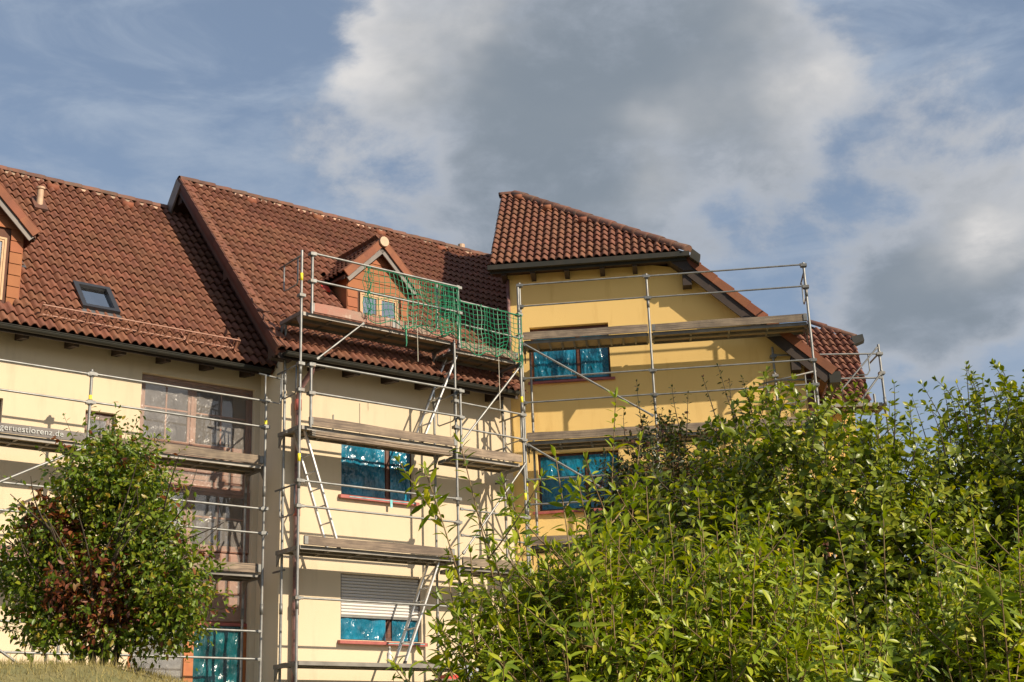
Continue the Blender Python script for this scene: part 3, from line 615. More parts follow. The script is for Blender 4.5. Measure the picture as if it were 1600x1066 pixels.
def dormer(h, x0, x1, y, zt, e, name, wx0, wx1, wz0, wz1, k):
    """gabled dormer: clad front and cheeks, barge boards, tiled roof, window"""
    xc = (x0 + x1) / 2; hw = (x1 - x0) / 2; za = zt + hw * k
    def rz(Y): return e.z + (Y - e.y) * T48
    def ry(Z): return e.y + (Z - e.z) / T48
    zb = rz(y) - .08
    # body behind the cladding (front with the window hole, cheeks)
    body = facade(x0 + .02, x1 - .02, zb, zt, [(wx0, wx1, max(wz0, zb + .01), wz1)], y + .03, .12)
    body.add([(x0 + .02, y + .03, zt), (x1 - .02, y + .03, zt), (xc, y + .03, za - .02)], [(0, 1, 2)])
    for x in (x0 + .02, x1 - .02): body.add([(x, y + .03, zb), (x, y + .03, zt), (x, ry(zt), zt)], [(0, 1, 2)])
    d = body.build(name, 'shingle', h)
    # clad courses on the front
    ch = 0.2; z = zb
    while z < za - .06:
        z2 = min(z + ch, za)
        def lim(zz): return hw if zz <= zt else max(0.0, hw - (zz - zt) / k)
        a0, a1 = xc - lim(z), xc + lim(z); b0, b1 = xc - lim(z2), xc + lim(z2)
        segs = []
        if z2 > wz0 and z < wz1: segs = [((a0, wx0 - .05), (b0, wx0 - .05)), ((wx1 + .05, a1), (wx1 + .05, b1))]
        else: segs = [((a0, a1), (b0, b1))]
        for (p0, p1), (q0, q1) in segs:
            cuts = [0, 1] if p1 - p0 < .8 else [0, random.uniform(.35, .65), 1]
            for i in range(len(cuts) - 1):
                u, v = cuts[i], cuts[i + 1]; L_ = lambda s, t, f: s + (t - s) * f
                sub(MB().slab([(L_(p0, p1, u) + .002, y - .012, z), (L_(p0, p1, v) - .002, y - .012, z), (max(L_(q0, q1, v) - .002, L_(q0, q1, u) + .004), y + .004, z2 + .012), (L_(q0, q1, u) + .002, y + .004, z2 + .012)], (0, 1, 0), .012), 'cladding_panel', 'cladding', h, d)
        z += ch
    for sgn, x in ((-1, x0), (1, x1)):     # cheek courses
        z = zb
        while z < zt - .02:
            z2 = min(z + ch, zt); ya, yb_ = ry(z), ry(z2)
            sub(MB().slab([(x, y + .005, z), (x, max(y + .02, ya), z), (x, max(y + .03, yb_), z2), (x, y + .005, z2)], (sgn, 0, 0), .014), 'cladding_panel', 'cladding', h, d)
            z += ch
    # roof: two slopes, eaves just outside the cheeks, running back into the main roof
    ov, fo = .16, .17
    for sgn in (-1, 1):
        xe = xc + sgn * (hw + ov); ze = zt - ov * k + .06; zr = za + .06
        yE, yR = ry(ze), ry(zr)
        rs = MB().slab([(xe, y - fo + .02, ze), (xc, y - fo + .02, zr), (xc, yR + .1, zr), (xe, yE + .1, ze)], (0, 0, -1), .05).build('dormer_roof', 'shingle', h)
        esv = Vector((-sgn, 0, k)).normalized(); exv = Vector((0, sgn, 0)) if sgn > 0 else Vector((0, -1, 0))
        L = math.hypot(hw + ov, zr - ze); W = yR - (y - fo)
        org = Vector((xe, y - fo + .05, ze + .02)) if sgn > 0 else Vector((xe, y - fo + .05 + TW * int(W / TW + 1), ze + .02))
        def keep(xx, s, sgn=sgn, org=org, exv=exv, esv=esv):
            p = org + exv * xx + esv * s; return p.y < ry(p.z) + .15
        tile_field(h, rs, exv, esv, org, TW * int(W / TW + 1), L, .27, keep, singles=60)
        # verge tiles on the front edge, barge board under them
        n = 4
        for i in range(n):
            a = Vector((xe, y - fo - .03, ze + .03)).lerp(Vector((xc, y - fo - .03, zr + .03)), i / n); b = Vector((xe, y - fo - .03, ze + .03)).lerp(Vector((xc, y - fo - .03, zr + .03)), (i + 1) / n)
            nn = Vector((sgn * k, 0, 1)).normalized()
            sub(MB().slab([a - nn * .09 + nn * .006 * (i % 2), b - nn * .09, b + nn * .06, a + nn * .07], (0, 1, 0), .03), 'verge_tile', 'verge_tile', h, rs)
            sub(MB().slab([a + nn * .055, b + nn * .05, b + nn * .05 + Vector((0, .2, 0)), a + nn * .055 + Vector((0, .2, 0))], nn, .018), 'verge_tile', 'verge_tile', h, rs)
        nn = Vector((sgn * k, 0, 1)).normalized(); a = Vector((xe, y - fo + .01, ze)) - nn * .055; b = Vector((xc, y - fo + .01, zr)) - nn * .055
        MB().slab([a - nn * .10, b - nn * .10 - Vector((0, 0, .02)), b, a], (0, 1, 0), .03).build('barge_board', 'grey_barge', h)
        MB().slab([(xe, y - fo + .045, ze - .06), (xc, y - fo + .045, zr - .06), (xc, y - .014, zr - .06), (xe, y - .014, ze - .06)], (0, 0, -1), .02).build('soffit', 'dark_timber', h)
        if sgn < 0:
            ridge_run(h, rs, (xc, y - fo - .02, za + .09), (xc, ry(za) + .1, za + .09), (0, 0, 1), r=.10, n_len=.34)
            sub(MB().tube([(xc, y - fo - .075, za + .06), (xc, y - fo - .03, za + .06)], .105, 12), 'ridge_cap_end', 'vent_pipe', h, rs)
    window(h, wx0 + .01, wx1 - .01, wz0, wz1 - .01, y - .005, frame='pale_wood', split=(.5,), fw=.035, seed=x0, sw=.03, gm='sky_glass')

# ------------------------------------------------------------------ middle house (A frame, wall plane y = 0)
def house_middle():
    h = thing('gabled_house', 'cream house in the middle with one dormer behind green netting and a half closed shutter', 'house', 'A', (2.6, 0, 0))
    XR = 5.22
    ops = [(1.23, 2.83, 4.0, 5.15), (1.23, 2.95, 1.43, 2.58)]
    w = facade(0, XR, -0.4, 6.62, ops, 0, .16)
    ridY, ridZ = -.6 + 6.55 * C48, 6.3 + 6.55 * N48
    gz = .16
    w.add([(0, 0, -.4), (0, 8.0, -.4), (0, 8.0, 6.5), (0, ridY, ridZ - gz), (0, 0, 6.3 + .6 * T48 - gz)], [(0, 1, 2, 3, 4)])
    w.add([(0, 8.0, -.4), (9, 8.0, -.4), (9, 8.0, 6.5), (0, 8.0, 6.5)], [(0, 1, 2, 3)])
    w.build('wall', 'cream_render', h)
    window(h, 1.235, 2.825, 4.01, 5.14, .10, split=(.66,), film=[(1.26, 2.22, 4.03, 5.12, 'blue_film'), (2.34, 2.79, 4.03, 5.12, 'blue_film')], seed=11)
    window(h, 1.235, 2.945, 1.44, 2.57, .10, split=(.62,), film=[(1.26, 2.22, 1.45, 1.95, 'blue_film'), (2.36, 2.92, 1.45, 1.95, 'blue_film')], seed=12)
    for i, (x0, x1, z) in enumerate(((1.17, 2.88, 3.995), (1.17, 3.02, 1.425))):
        s = MB().slab([(x0, -.09, z - .075), (x1, -.09, z - .075), (x1, .095, z - .055), (x0, .095, z - .055)], (0, 0, 1), .06).build('sill', 'red_wrap', h)
        a, b = ((1.35, 2.8), (2.15, 2.95))[i]
        sub(MB().slab([(a, -.094, z - .05), (b, -.094, z - .045), (b, .05, z - .002), (a, .05, z - .002)], (0, -.2, 1), .012), 'tape', 'teal_tape', h, s)
        if i == 0: sub(MB().slab([(2.22, -.1, z - .17), (2.27, -.1, z - .17), (2.27, -.096, z - .02), (2.22, -.096, z - .02)], (0, -1, 0), .004), 'tape', 'teal_tape', h, s)
    # roller shutter on the lower window
    sh = MB().box((1.235, .035, 1.82), (1.265, .095, 2.575)).build('roller_shutter', 'grey_barge', h)
    sub(MB().box((2.915, .035, 1.82), (2.945, .095, 2.575)), 'guide', 'grey_barge', h, sh)
    n = 13; dz = (2.575 - 1.86) / n
    for i in range(n):
        z = 1.86 + dz * i
        o = sub(MB().add([(x, yy, zz) for x in (1.266, 2.914) for yy, zz in ((.075, z), (.052, z + .004), (.042, z + dz * .35), (.044, z + dz * .6), (.056, z + dz * .9), (.075, z + dz * .95))], [(0, 1, 7, 6), (1, 2, 8, 7), (2, 3, 9, 8), (3, 4, 10, 9), (4, 5, 11, 10), (0, 5, 4, 3, 2, 1), (6, 7, 8, 9, 10, 11)]), 'slat', 'shutter_slat', h, sh)
    sub(MB().box((1.266, .04, 1.825), (2.914, .08, 1.855)), 'bottom_rail', 'dull_steel', h, sh)
    # roof
    e = Vector((-.45, -.6, 6.30)); SL = 6.55; xr = 9.3
    rid = e + Vector((0, SL * C48, SL * N48))
    rf = MB().slab([(e.x, e.y, e.z - .02), (4.95, e.y, e.z - .02), (xr, e.y + 4.35, e.z + 4.35 * T48 - .02), (xr, rid.y, rid.z - .02), (e.x, rid.y, rid.z - .02)], (0, N48, -C48), .10)
    rf.slab([(e.x, rid.y, rid.z - .02), (xr, rid.y, rid.z - .02), (xr, rid.y + 4.4, rid.z - 4.4 * T48), (e.x, rid.y + 4.4, rid.z - 4.4 * T48)], (0, -N48, -C48), .10)
    roof = rf.build('roof', 'shingle', h)
    def keep(x, s):
        X, Y = e.x + x, e.y + s * C48
        if 1.86 < X < 3.2 and .75 < Y < 1.6: return False
        return X < 5.0 + max(0, Y + .4)
    tile_field(h, roof, (1, 0, 0), (0, C48, N48), e, xr - e.x, SL - .05, .285, keep, singles=300)
    ridge_run(h, roof, (xr, rid.y, rid.z + .02), (e.x, rid.y, rid.z + .02), (0, 0, 1), r=.12)
    pale_block_line(h, roof, (e.x + .3, rid.y, rid.z), (xr, rid.y, rid.z), int((xr - e.x) / TW), Vector((0, -.105, -.045)))
    for x in (1.1, 2.75, 4.4, 6.1): sub(MB().tube([(x - .1, rid.y - .22, rid.z - .18), (x + .12, rid.y - .22, rid.z - .18)], .085, 8), 'vent_tile', 'verge_tile', h, roof, smooth=True)
    # left verge: verge tiles and barge boards on both slopes, soffit
    n = 22
    for i in range(n):
        a, b = e + Vector((0, C48, N48)) * (SL * i / n - .03), e + Vector((0, C48, N48)) * (SL * (i + 1) / n - .03); nn = Vector((0, -N48, C48))
        sub(MB().slab([a + nn * .085, b + nn * .07, b - nn * .04, a - nn * .04], (-1, 0, 0), .03), 'verge_tile', 'shingle', h, roof)  # left faces in the darker shingle tone, shade put into their colour
        sub(MB().slab([a + nn * .075, b + nn * .062, b + nn * .062 + Vector((.16, 0, 0)), a + nn * .075 + Vector((.16, 0, 0))], nn, .016), 'verge_tile', 'roof_tile', h, roof)
    nn = Vector((0, -N48, C48)); a, b = e - nn * .04, rid - nn * .04
    MB().slab([a + Vector((.0, 0, 0)), b, b - nn * .14, a - nn * .14], (1, 0, 0), .035).build('barge_board', 'brown_barge', h)
    nb = Vector((0, N48, C48)); b2 = rid + Vector((0, 4.4, -4.4 * T48))
    MB().slab([rid + nb * .05, b2 + nb * .05, b2 - nb * .24, rid - nb * .24], (-1, 0, 0), .035).build('barge_board', 'grey_barge', h)
    MB().slab([(e.x + .04, e.y, e.z - .15), (0, e.y, e.z - .15), (0, rid.y, rid.z - .15), (e.x + .04, rid.y, rid.z - .15)], (0, N48, -C48), .02).build('soffit', 'dark_timber', h)
    for Y in (3.78, 1.6, -.25):
        z = 6.3 + (Y + .6) * T48 - .27 if Y < 3.7 else rid.z - .33
        MB().box((-.40, Y - .08, z - .2), (-.003, Y + .08, z)).build('purlin_end', 'dark_timber', h)
    # tile-hung gable strip above the neighbour's roof
    n = 30
    for i in range(n):
        s0, s1 = .55 + (SL - .6) * i / n, .55 + (SL - .6) * (i + 1) / n
        a, b = e + Vector((0, C48, N48)) * s0, e + Vector((0, C48, N48)) * s1; nn = Vector((0, -N48, C48))
        o = MB().slab([(-.006, p.y, p.z) for p in (a - nn * .82, b - nn * .82 - Vector((0, C48, N48)) * .006, b - nn * .18 - Vector((0, C48, N48)) * .006, a - nn * .18)], (-1, 0, 0), .016 + .008 * (i % 2)).build('gable_shingle', 'shingle', h)
    gutter_mb((e.x + .12, e.y - .05, e.z - .05), (4.9, e.y - .04, e.z - .02), .066).build('gutter', 'gutter', h)
    MB().box((e.x + .05, e.y + .03, e.z - .13), (4.95, e.y + .055, e.z - .04)).build('fascia', 'dark_timber', h)
    MB().slab([(0.0, e.y + .06, e.z - .06), (4.95, e.y + .06, e.z - .06), (4.95, -.004, e.z + .46), (0.0, -.004, e.z + .46)], (0, N48, -C48), .03).build('soffit', 'brown_barge', h)
    for x in (.55, 1.29, 2.14, 2.91, 3.78, 4.61): rafter(x, e.y + .1, -.003, e.z - .06, T48 * .8, .11, .2).build('rafter_tail', 'dark_timber', h)
    # flue on the ridge at the far end
    f = MB().box((6.95, 3.9, 10.6), (7.35, 4.3, 11.30)).box((6.92, 3.87, 11.30), (7.38, 4.33, 11.34)).build('chimney', 'lead', h)
    sub(MB().tube([(7.06, 4.0, 11.34), (7.06, 4.0, 11.46)], .085, 12), 'flue_pipe', 'vent_pipe', h, f, smooth=False)
    dormer(h, 1.82, 3.25, .76, 8.60, e, 'dormer', 2.10, 3.02, 7.55, 8.28, .98)
    MB().slab([e + Vector((1.9, C48 * 2.55, N48 * 2.55)) + Vector((0, -N48, C48)) * .08 + Vector(p) for p in ((0, 0, 0), (.16, 0, 0), (.16, C48 * .2, N48 * .2), (0, C48 * .2, N48 * .2))], (0, -N48, C48), .03).build('loose_red_tile', 'red_plastic', h)
    # downpipe at the left corner: upper red wrapped, lower mauve
    dp = MB().tube([(.30, -.55, 6.18), (.30, -.5, 6.02), (.27, -.13, 5.78), (.27, -.1, 5.6), (.27, -.1, 0)], .05, 10).build('downpipe', 'copper_pipe', h); shade_auto(dp, 50)
    for z, m in ((5.5, 'red_wrap'), (3.6, 'red_wrap'), (1.9, 'copper_pipe')): sub(MB().tube([(.27, -.1, z - .1), (.27, -.1, z + .1)], .062, 10), 'clamp', m, h, dp, smooth=True)
    for x, z0, z1, r in ((1.05, 5.05, 5.45, .012), (1.62, 5.0, 5.75, .004)): MB().tube([(x, -.012, z0), (x, -.012, z1)], r, 5).build('wall_tie', 'dull_steel', h)
    return h

# ------------------------------------------------------------------ yellow gable house (B frame)
def house_yellow():
    h = thing('yellow_house', 'yellow rendered house with half hipped gable on the right and blue film on its windows', 'house', 'B', (3.0, 0, 0))
    VS = .965                                    # verge slope
    def vz(X): return 9.05 - (X - 3.70) * VS
    ops = [(.44, 2.06, 6.68, 7.84), (.50, 2.12, 4.02, 5.18), (3.2 - .5, 2.75, 1.3, 1.31)][:2]
    w = facade(0, 3.0, -.4, 9.02, ops, 0, .16)
    w.add([(3, 0, -.4), (5.9, 0, -.4), (5.9, 0, vz(5.9) - .12), (3.75, 0, vz(3.75) - .12), (3.0, 0, 9.02)], [(0, 1, 2, 3, 4)])
    w.add([(5.9, 0, -.4), (5.9, 7, -.4), (5.9, 7, vz(5.9) - .12), (5.9, 0, vz(5.9) - .12)], [(0, 1, 2, 3)])
    w.add([(0, 0, -.4), (0, 7, -.4), (0, 7, 11.3), (0, 2.3, 11.55), (0, 0, 9.02)], [(0, 1, 2, 3, 4)])
    w.add([(0, 7, -.4), (5.9, 7, -.4), (5.9, 7, vz(5.9) - .12), (3.7, 7, 8.8), (0, 7, 11.4)], [(0, 1, 2, 3, 4)])
    w.build('wall', 'yellow_render', h)
    window(h, .445, 2.055, 6.69, 7.83, .11, split=(.60,), film=[(.50, 1.36, 6.72, 7.6, 'blue_film'), (1.46, 2.02, 6.72, 7.6, 'blue_film')], seed=21)
    window(h, .505, 2.115, 4.03, 5.17, .11, split=(.60,), film=[(.55, 1.42, 4.06, 5.12, 'blue_film'), (1.52, 2.08, 4.06, 5.12, 'blue_film')], seed=22)
    for z in (6.68, 4.02):
        s = MB().slab([(.38, -.07, z - .07), (2.14, -.07, z - .07), (2.14, .105, z - .05), (.38, .105, z - .05)], (0, 0, 1), .05).build('sill', 'red_wrap', h)
        sub(MB().slab([(.7, -.073, z - .075), (1.9, -.073, z - .075), (1.9, .03, z - .01), (.7, .03, z - .01)], (0, -.1, 1), .01), 'tape', 'brown_wood', h, s)
    # half hip facing the street
    e = Vector((-.31, -.40, 9.10)); C45 = math.cos(R(45)); SL = 2.75 / C45
    hipE, hipR = Vector((3.72, -.40, 9.10)), Vector((0.0, 2.35, 11.85)); top = Vector((-.31, 2.35, 11.85))
    rf = MB().slab([(e.x + .02, e.y, e.z - .02), hipE - Vector((0, 0, .02)), hipR - Vector((0, 0, .02)), (top.x + .02, top.y, top.z - .02)], (0, C45, -C45), .08)
    back = Vector((0, 7.2, 11.85)); r2 = Vector((3.72, 7.2, 9.10)); eR = Vector((6.42, -.3, vz(6.42))); eR2 = Vector((6.42, 7.2, vz(6.42)))
    rf.slab([hipE, r2, back, hipR], (-.6, 0, -.8), .08)
    rf.slab([(3.72, -.28, 9.10), eR, eR2, r2], (-.7, 0, -.7), .08)
    rf.slab([hipR, back, (-.31, 7.2, 11.62), (-.31, 2.35, 11.62)], (0, 0, -1), .08)
    roof = rf.build('roof', 'shingle', h)
    hd = (hipR - hipE); hn = hd.cross(Vector((0, -C45, C45))); hn = hn if hn.dot(Vector((1, 0, 0))) > 0 else -hn
    hn = Vector((hn.x, hn.y, hn.z)).normalized()
    def keep(x, s):
        inn = 0; tot = 0
        for dx in (-TW / 2, TW / 2):
            for ds in (-.15, .2):
                p = e + Vector((x + dx, (s + ds) * C45, (s + ds) * C45)); tot += 1; inn += (p - hipE).dot(hn) < 0
        return 0 if inn == 0 else (1 if inn == tot else 2)
    tile_field(h, roof, (1, 0, 0), (0, C45, C45), e, 4.05, SL - .05, .262, keep, singles=300, clip=[(hipE, hn)])
    ridge_run(h, roof, hipE + Vector((.02, -.01, .03)), hipR + Vector((0, 0, .03)), (.35, -.35, 1), r=.14, n_len=.36)
    ridge_run(h, roof, hipR + Vector((-.31, 0, .03)), hipR + Vector((.05, 0, .05)), (0, 0, 1), r=.10, n_len=.34)
    for (x, s) in ((.42, 3.5), (1.12, 2.72), (1.92, 1.85)):
        p = e + Vector((x, s * C45, s * C45)); sub(MB().tube([p + Vector((-.09, -.05, .09)), p + Vector((.09, -.05, .09))], .075, 8), 'vent_tile', 'verge_tile', h, roof, smooth=True)
    # right verge below the hip
    n = 9; A, B_ = Vector((3.66, -.30, vz(3.66) + .02)), Vector((6.45, -.30, vz(6.45) + .02)); nn = Vector((VS, 0, 1)).normalized()
    for i in range(n):
        a, b = A.lerp(B_, i / n), A.lerp(B_, (i + 1) / n)
        sub(MB().slab([a + nn * .045, b + nn * .075, b - nn * .10, a - nn * .10], (0, -1, 0), .03 + .006 * (i % 2)), 'verge_tile', 'verge_tile', h, roof)
        sub(MB().slab([a + nn * .05, b + nn * .07, b + nn * .07 + Vector((0, .2, 0)), a + nn * .05 + Vector((0, .2, 0))], nn, .016), 'verge_tile', 'verge_tile', h, roof)
    a, b = A - nn * .10 + Vector((-.25, 0, .24)), B_ - nn * .10
    MB().slab([a, b, b - nn * .20, a - nn * .20], (0, 1, 0), .04).build('barge_board', 'dark_timber', h)
    MB().slab([A - nn * .17 + Vector((0, .05, 0)), B_ - nn * .17 + Vector((0, .05, 0)), B_ - nn * .17 + Vector((0, .296, 0)), A - nn * .17 + Vector((0, .296, 0))], -nn, .02).build('soffit', 'dark_timber', h)
    for X in (3.72, 5.72):
        z = vz(X) - .32; MB().box((X - .09, -.27, z - .28), (X + .09, -.003, z)).build('purlin_end', 'dark_timber', h)
    # right slope: a few rows of tiles near the verge (seen only edge-on) 
    # eave gutter of the hip with its end block
    MB().box((-.33, -.50, 8.985), (3.80, -.39, 9.085)).box((-.30, -.385, 8.93), (3.74, -.36, 9.06)).build('gutter', 'gutter', h)
    MB().slab([(3.80, -.52, 8.95), (3.98, -.50, 8.80), (4.02, -.50, 8.98), (3.86, -.52, 9.12)], (0, 1, 0), .22).build('gutter_end', 'gutter', h)
    MB().slab([(-.28, -.355, 9.0), (3.70, -.355, 9.0), (3.70, -.004, 9.03), (-.28, -.004, 9.03)], (0, 0, -1), .02).build('soffit', 'brown_barge', h)
    for x in (-.02, .58, 1.28, 2.01, 2.68): MB().slab([(x - .05, -.34, 8.98), (x - .05, -.34, 8.90), (x - .05, -.003, 8.84), (x - .05, -.003, 8.98)], (1, 0, 0), .10).build('rafter_tail', 'dark_timber', h)
    MB().slab([(3.35, -.345, 8.98), (3.72, -.345, 8.98), (3.85, -.345, 8.72), (3.66, -.345, 8.72)], (0, 1, 0), .33).build('eave_return', 'dark_timber', h)
    # right eave gutter end, corner post
    MB().box((6.33, -.32, 6.18), (6.55, .1, 6.40)).build('gutter_end', 'gutter', h)
    gutter_mb((6.48, .1, 6.33), (6.48, 7, 6.30), .08).build('gutter', 'gutter', h)
    MB().box((5.903, .0, -.3), (6.02, .14, 6.5)).build('corner_post', 'brown_wood', h)
    dp = MB().tube([(.035, -.06, 8.9), (.035, -.06, 6.5)], .035, 8).build('downpipe', 'copper_pipe', h, smooth=True)
    return h

# ------------------------------------------------------------------ far wing, only its roof shows over the hedge (C frame)
def house_far():
    h = thing('far_wing', 'far house wing whose small red tiled roof shows between scaffold and hedge', 'house', 'C', (0, 0, 0))
    K = 1.08
    def P(x, y, z): return Vector((x * K, y * K, (z + .95) * K - .95))
    C45 = math.cos(R(45)); e = P(-2.0, -.58, 5.67)
    MB().box((-2.0, .05, -.4), (.22, 5, 6.55)).build('wall', 'yellow_render', h)
    vb, vt, hb, ht, tl = P(.36, -.58, 5.67), P(.72, 1.2, 7.45), P(.75, 1.33, 7.58), P(-.02, 1.9, 8.12), P(-2.0, 1.9, 8.12)
    dn = Vector((0, 0, .02))
    rf = MB().slab([e - dn, vb - dn, vt - dn, hb - dn, ht - dn, tl - dn], (0, C45, -C45), .08)
    rf.slab([hb - dn, ht - dn, tl - dn, tl + Vector((0, 2.6, -2.6)), hb + Vector((0, 2.6, -1.3))], (0, -C45, -C45), .06)
    roof = rf.build('roof', 'shingle', h)
    n1 = (vt - vb).cross(Vector((0, -C45, C45))).normalized(); n1 = n1 if n1.x > 0 else -n1
    n2 = (ht - hb).cross(Vector((0, -C45, C45))).normalized(); n2 = n2 if n2.z > 0 else -n2
    def keep(x, s):
        inn = tot = 0
        for dx in (-TW / 2, TW / 2):
            for ds in (-.15, .2):
                p = e + Vector((x + dx, (s + ds) * C45, (s + ds) * C45)); tot += 1; inn += ((p - vb).dot(n1) < 0 and (p - hb).dot(n2) < 0)
        if (e + Vector((x, 0, s * C45))).z > ht.z - .16: return 0
        return 0 if inn == 0 else (1 if inn == tot else 2)
    tile_field(h, roof, (1, 0, 0), (0, C45, C45), e, 3.3, 4.8, .285, keep, singles=200, clip=[(vb, n1), (hb, n2)])
    ridge_run(h, roof, hb + Vector((0, 0, .05)), ht + Vector((0, 0, .05)), (.2, -.2, 1), r=.11, n_len=.36)
    MB().slab([P(.62, 1.02, 7.30), P(.88, 1.1, 7.42), P(.92, 1.3, 7.62), P(.66, 1.25, 7.55)], (.1, -.6, .8), .08).build('gutter_end', 'gutter', h)
    gutter_mb(e + Vector((0, -.05, -.05)), vb + Vector((0, -.05, -.07)), .07).build('gutter', 'gutter', h)
    return h

HL = house_left(); HM = house_middle(); HY = house_yellow(); HF = house_far()

# ------------------------------------------------------------------ scaffolds
TR = 0.0245
def coupler(root, part, p, along=(0, 0, 1)):
    p = Vector(p); a = Vector(along).normalized()
    mb = MB().tube([p - a * .045, p + a * .045], .040, 8).box(p + Vector((-.06, -.055, -.026)), p + Vector((.06, .055, .026)))
    sub(mb, 'coupler', 'dull_steel', root, part)
def post(root, x, y, z0, z1, tags=(), rail_z=(), foot=True, joints=True):
    if foot: z0 -= .14
    mb = MB().tube([(x, y, z0 + (.06 if foot else 0)), (x, y, z1)], TR, 10)
    o = mb.build('standard', 'steel', root, smooth=True); shade_auto(o, 50)
    if joints:
        z = z0 + 2.0
        while z < z1 - .3:
            sub(MB().tube([(x, y, z - .09), (x, y, z + .09)], TR + .006, 10), 'joint_sleeve', 'dull_steel', root, o, smooth=True); z += 2.0
    for z in tags: sub(MB().tube([(x, y, z - .07), (x, y, z + .07)], TR + .002, 10), 'sticker', 'yellow_tag', root, o, smooth=True)
    for z in rail_z: coupler(root, o, (x, y, z))
    if foot: sub(MB().box((x - .075, y - .075, z0), (x + .075, y + .075, z0 + .012)).tube([(x, y, z0 + .012), (x, y, z0 + .3)], .017, 8).tube([(x, y, z0 + .26), (x, y, z0 + .29)], .04, 6), 'base_jack', 'dull_steel', root, o)
    return o
def rail(root, a, b, name='guard_rail', r=.0190, m='steel'):
    a, b = Vector(a), Vector(b); d = (b - a).normalized()
    mb = MB().tube([a, a + d * .07, b - d * .07, b], r, 8)
    o = mb.build(name, m, root, smooth=True); shade_auto(o, 50)
    for p, q in ((a, a + d * .06), (b - d * .06, b)): sub(MB().bar(p, q, r * 1.7, r * 2.6), 'rail_end', 'dull_steel', root, o)
    return o
def board(root, a, b, h=.15, t=.03, m='board_wood', name='toe_board'):
    """toe board on edge, slightly warped, with steel end fittings"""
    a, b = Vector(a), Vector(b); n = 8; d = (b - a); nrm = d.normalized().cross(Vector((0, 0, 1))); vs, fs = [], []
    ph = random.uniform(0, 6)
    for i in range(n + 1):
        p = a + d * (i / n) + nrm * (.008 * math.sin(i * .8 + ph)); tz = .006 * math.sin(i * 1.1 + ph)
        for (o_, z) in ((-t / 2, 0), (t / 2, 0), (t / 2, h + tz), (-t / 2, h + tz)): vs.append(p + nrm * o_ + Vector((0, 0, z)))
    for i in range(n):
        for k in range(4): fs.append((i * 4 + k, i * 4 + (k + 1) % 4, i * 4 + 4 + (k + 1) % 4, i * 4 + 4 + k))
    fs += [(3, 2, 1, 0), tuple(n * 4 + k for k in range(4))]
    o = MB().add(vs, fs).build(name, m, root)
    u = d.normalized()
    for p in (a + u * .03, b - u * .03): sub(MB().box(p + Vector((-.035, -t / 2 - .006, .01)), p + Vector((.035, t / 2 + .006, h - .01))), 'end_fitting', 'dull_steel', root, o)
    return o
def deck(root, x0, x1, y0, y1, z, m='deck_ply', ribs=0, n=2, t=.05, edge='beam_grey'):
    """decking units side by side: panel, side beams, cross bars underneath"""
    w = (y1 - y0) / n
    for i in range(n):
        a, b = y0 + w * i + .006, y0 + w * (i + 1) - .006
        o = MB().box((x0 + .01, a + .03, z - .018), (x1 - .01, b - .03, z)).build('deck_plank', m, root)
        for yy in (a, b - .03): sub(MB().box((x0, yy, z - t - .012), (x1, yy + .028, z + .004)), 'side_beam', edge, root, o)
        for k in range(ribs):
            x = x0 + (x1 - x0) * (k + 1) / (ribs + 1); sub(MB().box((x - .02, a + .03, z - t), (x + .02, b - .032, z - .019)), 'cross_bar', edge, root, o)
        for x in (x0 - .02, x1 - .03): sub(MB().box((x, a + .05, z - .05), (x + .05, b - .05, z + .006)), 'hook', 'dull_steel', root, o)
def cross_frame(root, x, y0, y1, z, gus=True):
    """transverse ledger between outer and inner standards with gusset plates"""
    o = MB().bar((x, y0 + .02, z - .05), (x, y1 - .02, z - .05), .05, .07).build('transom', 'dull_steel', root)
    if gus:
        for y, s in ((y0, 1), (y1, -1)): sub(MB().slab([(x - .01, y + s * .024, z - .085), (x - .01, y + s * .16, z - .085), (x - .01, y + s * .024, z - .28)], (1, 0, 0), .02), 'gusset', 'dull_steel', root, o)
def end_guard(root, x, y0, y1, z, zs=(.5, 1.0), loop=True):
    """guard on the open end: two bars joined by a bent loop"""
    for dz in zs: pass
    o = MB().tube([(x, y0, z + 1.0), (x, y1 + .05, z + 1.0)], .017, 8).build('end_guard', 'dull_steel', root, smooth=True)
    c = .06; a, b, zt, zb = y0 + .12, y1 - .12, z + 1.0, z + .5
    pts = [(x, a, zt), (x, a, zb + c), (x, a + c * .3, zb + c * .3), (x, a + c, zb), (x, b - c, zb), (x, b - c * .3, zb + c * .3), (x, b, zb + c), (x, b, zt)]
    sub(MB().tube(pts, .014, 8), 'bent_bar', 'steel', root, o, smooth=True)
    return o
def brace(root, a, b, m='steel', r=.021): return rail(root, a, b, 'brace', r, m)

